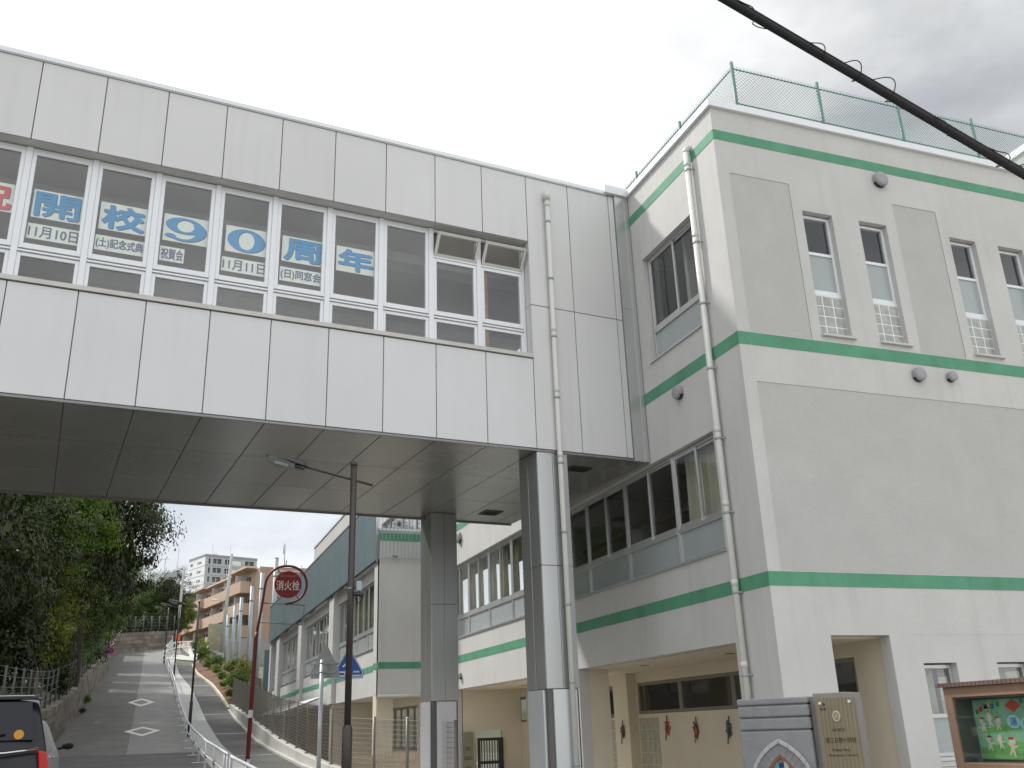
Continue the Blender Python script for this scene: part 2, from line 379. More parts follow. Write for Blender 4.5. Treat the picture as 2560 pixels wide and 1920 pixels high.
# the walkway's left edge draws closer to the railing uphill
def walk_l(y): return 2.95-.5*smooth(58, 95, y)
def walk_r(y): return 4.27-.55*smooth(62, 92, y)
struct(strip(1.95, 2.95, -30, 105, .006, 'sidewalk', PAVE, xf1=walk_l))
struct(strip(2.95, 4.27, -30, 92, .004, 'walkway', ASPHALT2, xf0=walk_l, xf1=walk_r))
mb = MB()
for y in (26, 34.35, 44.75, 54.1, 63.85, 70.85, 81.4, 91):
    mb.face([(walk_l(y), y-.06, g(y-.06)+.010), (walk_r(y), y-.06, g(y-.06)+.010), (walk_r(y), y+.06, g(y+.06)+.010), (walk_l(y), y+.06, g(y+.06)+.010)])
struct(mb.build('walkway_line', ROADWHITE))
# yard in front of and under the school
mb = MB(); mb.face([(4.55, -12, .06), (30, -12, .06), (30, 49.5, .06), (4.55, 49.5, .06)])
struct(mb.build('school_yard', YARD))
# two diamond markings ahead of the crossing
for (cx, cy, l, r, w, label) in ((.04, 46.9, .76, .76, 2.2, 'nearer of the two white diamonds painted on the slope'), (-.15, 60.9, .74, .74, 2.2, 'farther of the two white diamonds painted on the slope')):
    mb = MB()
    out = [(cx-l, cy), (cx, cy-w), (cx+r, cy), (cx, cy+w)]; inn = [(cx-l*.58, cy), (cx, cy-w*.6), (cx+r*.58, cy), (cx, cy+w*.6)]
    n = 12
    for k in range(4):
        a, b, c, d = out[k], out[(k+1) % 4], inn[(k+1) % 4], inn[k]
        for q in range(n):
            L = lambda p0, p1, s: (p0[0]+(p1[0]-p0[0])*s, p0[1]+(p1[1]-p0[1])*s)
            pts = [L(a, b, q/n), L(a, b, (q+1)/n), L(d, c, (q+1)/n), L(d, c, q/n)]
            mb.face([(x, y, g(y)+.014) for x, y in pts])
    tag(mb.build('road_marking', ROADWHITE), label, 'road marking', 'white diamonds on the road')
# kerb beside the planting bed, and the bed
mb = MB(); ky = [56+1.5*i for i in range(26)]
for a, b in zip(ky, ky[1:]):
    for x0, x1 in ((0, .17),):
        A, Bq = walk_r(a), walk_r(b)
        q = [(A, a), (A+.17, a), (Bq+.17, b), (Bq, b)]
        mb.face([(x, y, g(y)+.14) for x, y in q]); mb.face([(A, a, g(a)-.05), (A, a, g(a)+.14), (Bq, b, g(b)+.14), (Bq, b, g(b)-.05)])
        mb.face([(A+.17, a, g(a)-.05), (A+.17, a, g(a)+.14), (Bq+.17, b, g(b)+.14), (Bq+.17, b, g(b)-.05)])
KERB = mat('cream_kerb', (.56, .52, .40), .9, var=.1, vs=3)
struct(mb.build('kerb', KERB))
mb = MB()
for a, b in zip(ky, ky[1:]):
    mb.face([(walk_r(a)+.17, a, g(a)+.10), (6.1, a, g(a)+.75), (6.1, b, g(b)+.75), (walk_r(b)+.17, b, g(b)+.10)])
struct(mb.build('planting_bed', SOIL))

# ------------------------------------------------------------------ pedestrian bridge
CA, SA = .99536, .09623
def B(t, v, z): return (8.152+CA*t-SA*v, 14.52+SA*t+CA*v, z)
BU, BV = Vector((CA, SA, 0)), Vector((-SA, CA, 0))
MOD = .917
JT = [-2.27-MOD*k for k in range(16)]                       # joints of the cladding, leftwards
TL = JT[-1]
bridge = thing('pedestrian_bridge', 'enclosed white panelled footbridge with a window strip crossing over the street', 'bridge', B(-6, 2.8, 6.0))
def bpart(mb, name, m, parent=bridge, **k): return mb.build(name, m, parent, **k)
GAP = .007
def panels(rects, v0, v1):
    mb = MB(B)
    for a, b, c, d in rects: mb.box(a+GAP, b-GAP, v0, v1, c+GAP, d-GAP)
    return mb
bpart(panels([(JT[k+1], JT[k], 10.01, 11.40) for k in range(15)], 0, .03), 'upper_cladding', PANEL, bevel=.004, seg=1)
bpart(panels([(JT[k+1], JT[k], 6.03, 7.680) for k in range(15)], 0, .03), 'lower_cladding', PANEL2, bevel=.004, seg=1)
r = []
for a, b in ((-2.27, -1.37), (-1.37, -.45), (-.45, -.32)):
    r += [(a, b, 6.03, 8.73), (a, b, 8.73, 11.40)]
bpart(panels(r, 0, .03), 'end_cladding', PANEL, bevel=.004, seg=1)
mb = MB(B); mb.box(-.315, -.02, -.035, .03, 5.98, 8.97).box(-.315, -.02, -.035, .03, 8.976, 11.44)
mb.box(-.10, -.02, -.05, -.036, 5.98, 11.44)
bpart(mb, 'joint_flashing', ALU2)
mb = MB(B)
mb.box(TL, -.32, .016, .06, 10.02, 11.40).box(TL, -.32, .016, .06, 6.04, 7.65).box(-2.26, -.32, .0161, .06, 7.671, 10.019)
bpart(mb, 'cladding_backing', JOINT)
mb = MB(B); mb.box(TL, -.50, -.035, .25, 11.415, 11.49).box(TL, -.50, -.022, .25, 11.40, 11.414)
mb.box(-.56, -.02, -.09, .25, 11.43, 11.60)
bpart(mb, 'coping', ALU)
mb = MB(B); mb.box(TL, -2.27, -.03, .22, 7.69, 7.76)
bpart(mb, 'window_ledge', mat('ledge_metal', (.50, .49, .47), .5, metal=.3))
mb = MB(B); mb.box(TL, -2.27, .012, .22, 7.675, 7.6885); bpart(mb, 'ledge_shadow_gap', JOINT)
# window head and right jamb
mb = MB(B); mb.box(TL, -2.27, .031, .30, 10.011, 10.05); mb.box(-2.268, -2.23, .031, .30, 7.76, 8.725).box(-2.268, -2.23, .031, .30, 8.735, 10.01)
bpart(mb, 'window_reveal', PANEL)
# soffit
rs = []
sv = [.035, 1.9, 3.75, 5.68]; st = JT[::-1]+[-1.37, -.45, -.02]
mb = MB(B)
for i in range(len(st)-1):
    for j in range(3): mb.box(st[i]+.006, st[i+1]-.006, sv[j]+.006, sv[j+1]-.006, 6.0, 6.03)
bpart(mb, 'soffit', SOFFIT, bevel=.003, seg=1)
mb = MB(B); mb.box(TL, -.02, .06, 5.66, 6.016, 6.12); bpart(mb, 'soffit_backing', JOINT)
mb = MB(B); mb.box(TL, -.02, -.005, .034, 5.985, 6.022); mb.box(TL, -.02, 5.68, 5.72, 5.97, 6.05); bpart(mb, 'drip_edge', mat('drip_metal', (.22, .22, .22), .4, metal=.4))
for (a, b, c, d) in ((-1.2, -.79, 4.48, 4.9), (-1.19, -.77, .70, 1.0)):
    mb = MB(B)
    rect_frame(mb, lambda u, v, w: (u, v, 5.995-w), a, b, c, d, 0, .012, .03)
    for k in range(7): y = c+.045+k*(d-c-.09)/6; mb.box(a+.03, b-.03, y-.006, y+.006, 5.985, 5.993)
    mb.box(a+.03, b-.03, c+.03, d-.03, 5.9935, 5.9965)
    bpart(mb, 'soffit_vent', DARK)
# inside and far side
mb = MB(B); mb.box(TL, -.05, .32, 5.6, 10.06, 10.12); bpart(mb, 'ceiling', INTERIOR)
mb = MB(B); mb.box(TL, -.05, 1.35, 1.75, 9.86, 10.055); mb.box(TL, -.05, 4.0, 4.4, 9.86, 10.055); bpart(mb, 'ceiling_beam', mat('beam_white', (.62, .62, .60), .8))
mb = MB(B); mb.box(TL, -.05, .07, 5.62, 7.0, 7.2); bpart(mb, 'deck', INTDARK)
mb = MB(B); mb.box(TL, -.05, .02, 5.68, 11.36, 11.41); bpart(mb, 'roof', PANEL)
mb = MB(B); mb.box(TL, -.02, 5.66, 5.70, 6.04, 7.7).box(TL, -.02, 5.66, 5.70, 10.0, 11.40).box(-2.2, -.02, 5.661, 5.70, 7.7, 10.0); bpart(mb, 'rear_cladding', PANEL)
mb = MB(B)
for k in range(16): mb.box(JT[k]-.05, JT[k]+.05, 5.58, 5.64, 7.7, 10.0)
mb.box(TL, -2.2, 5.585, 5.635, 8.6, 8.7); bpart(mb, 'rear_window_frame', ALU)
mb = MB(B); mb.box(TL, -2.2, 5.60, 5.608, 7.7, 10.0); bpart(mb, 'rear_window_pane', GLASSB)
mb = MB(B); mb.box(-2.86, -2.70, .9, 1.06, 7.2, 9.9); bpart(mb, 'interior_post', mat('ochre_wood', (.42, .28, .09), .6, var=.12, vs=8))
# windows of the front
P = lambda u, v, w: B(u, w, v)
for k in range(15):
    a, b = JT[k+1], JT[k]
    hop = k < 2
    mb = MB()
    pbox(mb, P, a-.045, a+.045, 7.77, 10.0, .20, .30)
    if k == 0: pbox(mb, P, b-.05, b-.005, 7.77, 10.0, .20, .30)
    x0, x1 = a+.046, b-.046
    rect_frame(mb, P, x0, x1, 7.775, 8.255, .22, .29, .055, .10)
    pbox(mb, P, x0, x1, 8.262, 8.295, .195, .29)
    top = 9.42 if hop else 9.945
    rect_frame(mb, P, x0, x1, 8.325, top, .215, .285, .06, .085)
    pbox(mb, P, x0, x1, 9.946, 9.995, .22, .30)
    if hop: pbox(mb, P, x0, x1, 9.425, 9.465, .205, .30)
    w = bpart(mb, 'window', ALU, bevel=.004, seg=1)
    mb = MB(); pbox(mb, P, x0, x1, 8.296, 8.324, .25, .28); bpart(mb, 'seal', DARK, w)
    mb = MB(); pbox(mb, P, x0+.056, x1-.056, 7.876, 8.199, .252, .258); pbox(mb, P, x0+.061, x1-.061, 8.411, top-.061, .247, .253); bpart(mb, 'pane', GLASSB, w)
    if hop:
        T2 = lambda u, v, w: B(u, .215-(v*sin(rad(33)))-w*cos(rad(33)), 9.47+v*cos(rad(33))-w*sin(rad(33)))
        mb = MB(); rect_frame(mb, T2, x0+.004, x1-.004, 0, .44, -.018, .018, .05); bpart(mb, 'hopper_sash', ALU2, w)
        mb = MB(); pbox(mb, T2, x0+.055, x1-.055, .05, .39, -.003, .003); bpart(mb, 'hopper_pane', GLASSB, w)
        for xa, xb in ((x0+.03, x0+.01), (x1-.03, x1-.01)): mb = MB(); mb.tube([T2(xa, .40, .02), B(xb, .24, 9.90)], .007, 5); bpart(mb, 'stay', DARK, w)
# drainpipe
def drainpipe(parent, top, x, y, z0, z1, r, wall_dir, brackets, elbow=True):
    d = Vector(wall_dir)
    mb = MB(); c = Vector((x, y, 0))
    mb.tube([(x, y, z0), (x, y, z1)], r, 14)
    mb.tube([(x, y, z1-.30), (x, y, z1-.22)], r*1.12, 14)
    for z in brackets:
        if z+.12 < z1 and int(z*10) % 2: mb.tube([(x, y, z+.10), (x, y, z+.19)], r*1.06, 14)
    if elbow:
        mb.tube([(x, y, z1-.01)]+[tuple(Vector((x, y, z1))+d*(.09*(1-cos(q)))+Vector((0, 0, .09*sin(q)))) for q in (.01, .5, 1.0, 1.57)]+[tuple(Vector((x, y, z1+.09))+d*.16)], r*1.1, 14)
    else:
        mb.tube([(x, y, z1-.16), (x, y, z1+.02)], r*1.35, 14); mb.tube([(x, y, z1-.06), tuple(Vector((x, y, z1-.06))+d*.12)], r*1.15, 12)
    p = mb.build('drainpipe', PIPE, parent)
    for z in brackets:
        m2 = MB(); m2.tube([(x, y, z-.02), (x, y, z+.02)], r*1.14, 14)
        s = d.cross(Vector((0, 0, 1)))
        m2.tube([tuple(Vector((x, y, z))+s*r*1.2), tuple(Vector((x, y, z))+s*r*1.35+d*(r+.05))], .012, 5); m2.build('pipe_bracket', GALV, p)
    return p
q = B(-1.87, -.075, 0)
drainpipe(bridge, None, q[0], q[1], .1, 11.1, .046, BV, [10.47, 9.28, 8.13, 6.97, 5.79, 4.6, 3.42, 2.22, 1.0], elbow=False)

# the two columns under it
def column(label, v0, v1, zj, zb, t0=-2.27, t1=-1.68):
    c = thing('bridge_column', label, 'column', B((t0+t1)/2, (v0+v1)/2, .05), 'columns under the footbridge')
    mb = MB(B); mb.box(t0+.02, t1-.02, v0+.02, v1-.02, .05, 6.0); mb.build('core', JOINT, c)
    mb = MB(B); tm, vm = (t0+t1)/2, (v0+v1)/2
    for a, b in ((zb, zj), (zj, 5.995)):
        for x0, x1 in ((t0, tm), (tm, t1)):
            mb.box(x0+.004, x1-.004, v0, v0+.018, a+.004, b-.004); mb.box(x0+.004, x1-.004, v1-.018, v1, a+.004, b-.004)
        for y0, y1 in ((v0, vm), (vm, v1)):
            mb.box(t0, t0+.018, y0+.020, y1-.004 if y1 != v1 else y1-.020, a+.004, b-.004); mb.box(t1-.018, t1, y0+.020, y1-.004 if y1 != v1 else y1-.020, a+.004, b-.004)
    mb.build('cladding', COLUMN, c, bevel=.003, seg=1)
    mb = MB(B)
    mb.box(t0+.10, t1-.07, v0-.028, v0+.015, .05, zb-.01); mb.box(t0-.028, t0+.015, v0+.09, v1-.06, .05, zb-.01)
    mb.box(t0+.10, t1-.07, v1-.015, v1+.028, .05, zb-.01); mb.box(t1-.015, t1+.028, v0+.09, v1-.06, .05, zb-.01)
    mb.build('base_cover', COLBASE, c, bevel=.006)
    mb = MB(B)
    for z in (.5, 1.3, zb-.25):
        for x in (t0+.15, t1-.13): 
            o = B(x, v0-.028, z); mb.tube([o, tuple(Vector(o)-BV*.006)], .012, 8)
            o = B(t0-.028, v0+.14 if x < -2 else v1-.11, z); mb.tube([o, tuple(Vector(o)-BU*.006)], .012, 8)
    mb.build('rivet', GALV, c)
column('near grey clad footbridge column with a drainpipe running down its front', 0.02, .72, 4.06, 2.13)
column('far grey clad footbridge column behind the mesh fence', 5.03, 5.68, 4.06, 2.14, -2.25, -1.66)

# ------------------------------------------------------------------ paper banners taped inside the bridge windows
PAPER = mat('pale_paper', (.80, .86, .80), .8, var=.03); BLUEINK = mat('bright_blue_ink', (.009, .27, .60), .6, var=.03)
NAVYINK = mat('navy_ink', (.06, .09, .22), .6, var=.03); REDINK = mat('red_ink', (.62, .045, .06), .6, var=.03); SHADEINK = mat('grey_ink', (.07, .10, .13), .7)
def poster(label, t0, t1, z0, z1, s, ink, bold, shadow=True, mx=.03, mz=.03, custom=None):
    mb = MB(B); mb.box(t0, t1, .300, .303, z0, z1); o = mb.build('paper_banner', PAPER, None, loc=B((t0+t1)/2, .3, z0))
    tag(o, label, 'banner', 'paper banners in the footbridge windows')
    w, h = t1-t0-2*mx, z1-z0-2*mz
    for k, (m, off, dv, nm) in enumerate(((ink, 0, .2965, 'lettering'), (SHADEINK, .012, .2988, 'lettering_shadow'))):
        if k and not shadow: continue
        mb = MB()
        org = Vector(B(t0+mx+off, dv, z0+mz-off))
        if custom: custom(mb, org, w, h)
        else: text_bm(mb, s, org, BU, (0, 0, 1), w, h, (0, 0, 0), 0, bold)
        mb.build(nm, m, o)
def ell(cx, cy, rx, ry, n=40, ph=0): return [(cx+rx*cos(2*pi*k/n+ph), cy+ry*sin(2*pi*k/n+ph)) for k in range(n)]
def num0(mb, o, w, h):
    mb.ring(ell(w/2, h/2, w/2, h/2), ell(w/2, h/2, w*.22, h*.40), o, BU, (0, 0, 1), -BV*.0008)
def num9(mb, o, w, h):
    mb.ring(ell(w*.46, h*.66, w*.46, h*.34), ell(w*.48, h*.66, w*.22, h*.255), o, BU, (0, 0, 1), -BV*.0008)
    top = []; bot = []
    for i in range(17):                                   # the sweeping tail with its ball
        q = rad(35)-rad(180)*i/16
        top.append((w*.46+w*.54*cos(q), h*.50+h*.50*sin(q))); wt = .30-.20*i/16
        bot.append((w*.46+(w*.54-w*wt)*cos(q), h*.52+(h*.50-h*wt*.42)*sin(q)))
    for i in range(16): mb.prism([top[i], top[i+1], bot[i+1], bot[i]], o-BV*.0004, BU, (0, 0, 1), -BV*.0008)
    mb.prism(ell(w*.13, h*.17, w*.13, h*.085, 20), o-BV*.0006, BU, (0, 0, 1), -BV*.0008)
zt = (8.89, 9.36); zs = (8.535, 8.785)
poster('paper banner with a red character at the left edge of the window strip', -11.32, -10.625, *zt, '祝', REDINK, .014)
for t, ch, lab in ((-10.385, '開', 'paper banner with the blue character 開 above the date strip 11月10日'), (-9.465, '校', 'paper banner with the blue character 校 right of 開'),
                   (-6.695, '周', 'paper banner with the blue character 周 right of the big 0'), (-5.78, '年', 'paper banner with the blue character 年, last of the row')):
    poster(lab, t, t+.675, *zt, ch, BLUEINK, .011 if ch == '開' else .016)
poster('paper banner with a big blue numeral 9', -8.545, -7.87, *zt, '9', BLUEINK, 0, custom=num9)
poster('paper banner with a big blue numeral 0', -7.60, -6.945, *zt, '0', BLUEINK, 0, custom=num0)
for t0, t1, s in ((-10.40, -9.70, '11月10日'), (-9.485, -8.785, '(土)記念式典'), (-8.56, -8.20, '祝賀会'), (-7.63, -6.935, '11月11日'), (-6.71, -6.015, '(日)同窓会')):
    poster('narrow paper strip reading %s in navy letters' % s, t0, t1, *zs, s, NAVYINK, .0035, shadow=False, mx=.015, mz=.03)

# ------------------------------------------------------------------ school building
WX, FY = 8.152, 11.382
school = thing('school_building', 'three storey pale stucco school building with green bands, nearest to the camera on the right', 'building', (WX+6, FY+8, 0))
sp = lambda mb, name, m, parent=school, **k: mb.build(name, m, parent, **k)
PX = lambda u, v, w: (WX+w, u, v)
PY = lambda u, v, w: (u, FY+w, v)
PAN = [(8.385, 9.555, 7.285, 10.165), (11.77, 12.745, 7.28, 10.16), (8.385, 13.82, 3.56, 6.45), (13.83, 19, 3.56, 6.45), (15.9, 16.9, 7.28, 10.16)]
WIN3 = [(9.755, 10.37), (10.935, 11.535), (12.955, 13.565), (14.11, 14.72), (17.2, 17.8), (18.4, 19.0)]
WIN1 = [(10.65, 11.27), (12.05, 12.71), (14.2, 14.86), (15.7, 16.3)]
mb = MB()
wall(mb, 'y', FY, .22, WX+.22, 24, 0.03, 11.42, [(a, b, 7.385, 9.685) for a, b in WIN3]+[(a, b, .84, 2.265) for a, b in WIN1]+[(9.07, 10.11, -1, 2.66)]+PAN)
wall(mb, 'x', WX, .22, FY, 28.40, 0.03, 11.42, [(12.27, 14.12, 7.78, 9.87), (12.38, 19.30, 4.045, 5.94), (20.30, 27.30, 4.045, 6.08), (12.4, 18.13, -1, 2.65), (18.9, 26.7, -1, 2.65), (20.3, 27.3, 7.9, 9.9)])
sp(mb, 'wall', STUCCO)
mb = MB()
for a, b, c, d in PAN: mb.box(a, b, FY+.005, FY+.16, c, d)
sp(mb, 'wall_panel', STUCCO2)
mb = MB()                                            # raised rims and joint lines of the render
for a, b, c, d in PAN: rect_frame(mb, PY, a-.012, b+.012, c-.012, d+.012, -.0015, .015, .012)
mb.box(10.49, 24, FY-.003, FY+.01, 2.668, 2.682)
sp(mb, 'render_rim', STUCCO)
for k, (z0, z1) in enumerate(((10.79, 10.975), (7.055, 7.262), (3.345, 3.545))):
    mb = MB(); mb.box(WX-.007, 24, FY-.007, FY+.02, z0, z1); mb.box(WX-.007, WX+.02, FY+.02, 28.40, z0, z1)
    sp(mb, 'green_band', GREEN)
mb = MB(); mb.box(WX-.06, 24, FY-.06, FY+.30, 11.42, 11.55).box(WX-.06, WX+.30, FY+.30, 28.4, 11.42, 11.55)
sp(mb, 'parapet_coping', ALU, bevel=.006)
mb = MB(); mb.box(WX+.3, 23.9, FY+.3, 28.3, 10.9, 11.1); sp(mb, 'roof', CONC)
mb = MB()
mb.box(16.75, 23, 12.2, 20, 11.1, 12.88); sp(mb, 'roof_house', STUCCO)
mb = MB(); mb.box(16.70, 23.05, 12.15, 20.05, 12.88, 13.03); sp(mb, 'roof_house_coping', ALU)
# floors and partitions inside
mb = MB(); mb.box(WX+.23, 23.8, FY+.23, 28.3, 6.62, 7.2).box(WX+.23, 23.8, FY+.23, 28.3, 2.66, 3.45).box(13.0, 13.15, FY+.4, 28.2, 3.45, 6.62).box(13.0, 13.15, FY+.4, 28.2, 7.2, 10.9)
mb.box(11.5, 11.6, FY+2.2, FY+3, 3.45, 6.6)
mb.box(WX+.3, 22, 19.6, 19.75, 3.45, 6.62).box(WX+.3, 22, 16.2, 16.35, 7.2, 10.9).box(8.6, 23, FY+1.9, FY+2.0, 7.2, 10.9)
sp(mb, 'interior', INTERIOR)
# slit windows of the top floor: sash above, glass blocks below
for a, b in WIN3:
    mb = MB(); rect_frame(mb, PY, a, b, 8.20, 9.66, .10, .17, .05); pbox(mb, PY, a+.05, b-.05, 8.91, 8.965, .105, .165)
    pbox(mb, PY, a, b, 8.145, 8.198, .09, .18)
    w = sp(mb, 'window', ALU, bevel=.004, seg=1)
    mb = MB(); pbox(mb, PY, a+.05, b-.05, 8.965, 9.61, .13, .136); sp(mb, 'pane', GLASS, w)
    mb = MB(); pbox(mb, PY, a+.05, b-.05, 8.25, 8.91, .13, .136); sp(mb, 'frosted_pane', FROST, w)
    mb = MB(); n = 3; m = 4
    for i in range(n):
        for j in range(m):
            s = (b-a)/n; h = (8.145-7.41)/m
            pbox(mb, PY, a+i*s+.011, a+(i+1)*s-.011, 7.41+j*h+.010, 7.41+(j+1)*h-.010, .088, .13)
    sp(mb, 'glass_block_panel', BLOCK, w, bevel=.005, seg=1)
    mb = MB(); pbox(mb, PY, a, b, 7.40, 8.145, .094, .15); sp(mb, 'mortar', WHITEP, w)
    mb = MB(); pbox(mb, PY, a-.005, b+.05, 7.36, 7.395, -.06, .12); sp(mb, 'sill', STUCCO, w)
for i, (a, b) in enumerate(WIN1):
    mb = MB(); rect_frame(mb, PY, a, b, .98, 2.245, .11, .19, .055); pbox(mb, PY, a+.055, b-.055, 1.50, 1.56, .115, .185)
    pbox(mb, PY, a, b, .92, .975, .06, .19)
    w = sp(mb, 'window', ALU2, bevel=.004, seg=1)
    mb = MB(); pbox(mb, PY, a+.055, b-.055, 1.56, 2.19, .14, .146); sp(mb, 'pane', GLASS, w)
    mb = MB(); pbox(mb, PY, a+.055, b-.055, 1.03, 1.50, .14, .146); sp(mb, 'frosted_pane', FROST, w)
    mb = MB(); n = 24
    for q in range(n):
        x0 = a+.03+q*(b-a-.25)/n; x1 = a+.03+(q+1)*(b-a-.25)/n
        mb.face([(x0, FY+.30+.025*sin(q*1.3), .9), (x1, FY+.30+.025*sin(q*1.3+1.3), .9), (x1, FY+.30+.025*sin(q*1.3+1.3), 2.24), (x0, FY+.30+.025*sin(q*1.3), 2.24)], True)
    sp(mb, 'curtain', CURTAIN, w)
    mb = MB(); pbox(mb, PY, a, b, .845, .915, .10, .2); sp(mb, 'sill', ALU2, w)
# strips of sliding windows along the street side
def sliding(y0, y1, z0, zm, z1, P, parent, frame=ALU2, frost=True, left=True, curtain=None, rail=False, dark=False, depth=.10):
    d = depth
    mb = MB(); ym = (y0+y1)/2
    rect_frame(mb, P, y0, y1, z0, z1, d, d+.08, .04)
    if frost: pbox(mb, P, y0+.04, y1-.04, zm-.03, zm+.04, d-.005, d+.08)
    zb = zm+.04 if frost else z0+.04
    rect_frame(mb, P, y0+.04, ym+.025, zb, z1-.04, d+.038, d+.066, .042, .07); rect_frame(mb, P, ym-.025, y1-.04, zb, z1-.04, d+.008, d+.036, .042, .07)
    w = parent_build(mb, 'window', frame, parent)
    mb = MB(); pbox(mb, P, y0+.08, ym-.01, zb+.065, z1-.08, d+.050, d+.055); pbox(mb, P, ym+.01, y1-.08, zb+.065, z1-.08, d+.020, d+.025); parent_build(mb, 'pane', GLASS, w)
    if frost: mb = MB(); pbox(mb, P, y0+.04, y1-.04, z0+.04, zm-.03, d+.03, d+.036); parent_build(mb, 'frosted_pane', FROST, w)
    if curtain:
        mb = MB()
        for c0, c1 in curtain:
            n = max(6, int((c1-c0)*26)); f = lambda q: d+.26+.05*sin(q*1.7)+.02*sin(q*4.1)
            for q in range(n):
                u0 = c0+(c1-c0)*q/n; u1 = c0+(c1-c0)*(q+1)/n
                mb.face([P(u0, zb+.02, f(q)), P(u1, zb+.02, f(q+1)), P(u1, z1-.03, f(q+1)*.5+(d+.26)*.5), P(u0, z1-.03, f(q)*.5+(d+.26)*.5)], True)
        parent_build(mb, 'curtain', CURTAIN, w)
    if rail: mb = MB(); pbox(mb, P, y0, y1, zb+.55, zb+.62, d+.7, d+.75); parent_build(mb, 'handrail', mat('brown_handrail', (.16, .06, .03), .5), w)
    return w
def parent_build(mb, n, m, p): return mb.build(n, m, p, bevel=.003 if m is ALU2 or m is ALU else 0, seg=1)
sliding(12.30, 14.10, 7.79, 8.36, 9.86, PX, school, curtain=None)
ys = [12.39, 13.91, 15.78, 17.53, 19.29]
for i in range(4): sliding(ys[i]+.002, ys[i+1]-.002, 4.055, 4.60, 5.93, PX, school, curtain=[(12.45, 13.85)] if i == 0 else None, rail=i > 0)
ys = [20.31, 22.06, 23.80, 25.55, 27.29]
for i in range(4): sliding(ys[i]+.002, ys[i+1]-.002, 4.055, 4.58, 6.07, PX, school, curtain=[[(21.4, 21.9), (20.5, 20.75)], [(22.2, 22.7), (23.0, 23.4)], [(23.9, 24.5), (25.0, 25.3)], [(25.7, 26.2), (26.9, 27.25)]][i])
for i in range(4): sliding(ys[i]+.002, ys[i+1]-.002, 7.91, 8.4, 9.89, PX, school)
for (a, b, z) in ((12.25, 14.14, 7.775), (12.36, 19.32, 4.04), (20.28, 27.32, 4.04)):
    mb = MB(); mb.box(WX-.035, WX+.12, a, b, z-.035, z); sp(mb, 'sill', ALU2)
# ventilation caps
def ventcap(parent, P, u, v, r, dep=.10):
    mb = MB()
    ring = lambda w, rr: [mb.p(*P(u+rr*cos(q*pi/10), v+rr*sin(q*pi/10), w)) for q in range(20)]
    R = [ring(0, r*.98), ring(-dep*.75, r), ring(-dep, r*.93), ring(-dep*1.04, r*.55)]
    for a, b in zip(R, R[1:]):
        for q in range(20): mb.f.append([a[q], a[(q+1) % 20], b[(q+1) % 20], b[q]]); mb.sm.append(True)
    mb.f.append(R[-1]); mb.sm.append(True)
    o = mb.build('vent_cap', GREYCAP, parent)
    mb = MB(); mb.prism([(u+r*1.02*cos(q), v+r*1.02*sin(q)) for q in [pi+.5+i*(pi-1)/8 for i in range(9)]], P(0, 0, 0), Vector(P(1, 0, 0))-Vector(P(0, 0, 0)), Vector(P(0, 1, 0))-Vector(P(0, 0, 0)), (Vector(P(0, 0, -1))-Vector(P(0, 0, 0)))*dep*.6)
    mb.build('vent_slot', DARK, o)
for u, v, r in ((11.56, 10.60, .145), (11.58, 6.86, .12), (12.28, 6.89, .09)): ventcap(school, PY, u, v, r)
for u, v, r in ((13.24, 6.88, .12), (25.93, 6.82, .17), (26.0, 2.99, .09)): ventcap(school, PX, u, v, r)
drainpipe(school, None, WX-.085, 12.12, .06, 10.98, .052, (1, 0, 0), [10.60, 9.18, 8.04, 6.89, 5.72, 4.54, 3.34, 2.17, 1.0])
# open ground floor: beige walls, lights in its ceiling, transom windows and glass blocks
mb = MB(); GX = 10.15
wall(mb, 'x', GX, .2, FY+.23, 28.3, .05, 2.66, [(12.27, 19.49, 1.77, 2.42), (20.61, 21.92, 1.73, 2.42), (26.28, 27.7, 1.74, 2.42)])
mb.box(9.93, GX-.001, 19.55, 20.25, .05, 2.655)
mb.box(8.15+.221, 8.82, 18.14, 18.88, .05, 2.655)
mb.box(8.40, GX-.002, 26.71, 26.85, 1.55, 2.655).box(8.40, 8.78, 26.71, 26.85, .05, 1.549).box(9.56, GX-.002, 26.71, 26.85, .05, 1.549)
sp(mb, 'ground_floor_wall', BEIGE)
mb = MB(); mb.box(WX+.221, GX-.001, FY+.23, 28.3, 2.635, 2.659); sp(mb, 'ground_floor_ceiling', BEIGE)
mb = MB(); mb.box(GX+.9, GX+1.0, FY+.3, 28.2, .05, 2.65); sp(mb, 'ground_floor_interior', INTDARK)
PG = lambda u, v, w: (GX+w, u, v)
for a, b in ((12.27, 13.9), (13.9, 15.72), (15.72, 17.67), (17.67, 19.49), (20.61, 21.92), (26.28, 27.0), (27.0, 27.7)):
    mb = MB(); rect_frame(mb, PG, a+.003, b-.003, 1.775 if b < 20 else 1.745, 2.415, .02, .10, .06)
    w = sp(mb, 'window', TAUPE); mb = MB(); pbox(mb, PG, a+.06, b-.06, 1.83, 2.36, .05, .056); sp(mb, 'pane', GLASS, w)
for a, b in ((18.62, 19.47), (20.62, 21.4)):
    mb = MB(); n = 4; m = 7
    for i in range(n):
        for j in range(m):
            s = (b-a)/n; h = 1.64/m
            pbox(mb, PG, a+i*s+.007, a+(i+1)*s-.007, .05+j*h+.007, .05+(j+1)*h-.007, -.012, .02)
    w = sp(mb, 'glass_block_panel', mat('dull_glass_block', (.40, .39, .31), .25, var=.12, vs=6), bevel=.006, seg=1)
for x, y in ((9.2, 14.2), (9.0, 16.9), (9.2, 13.0), (9.2, 21.0), (9.3, 24.2), (9.2, 22.6)):
    mb = MB(); mb.prism(circ(.085, 20), (x, y, 2.634), (1, 0, 0), (0, 1, 0), (0, 0, -.008)); sp(mb, 'downlight', mat('downlight_rim', (.16, .14, .11), .5))

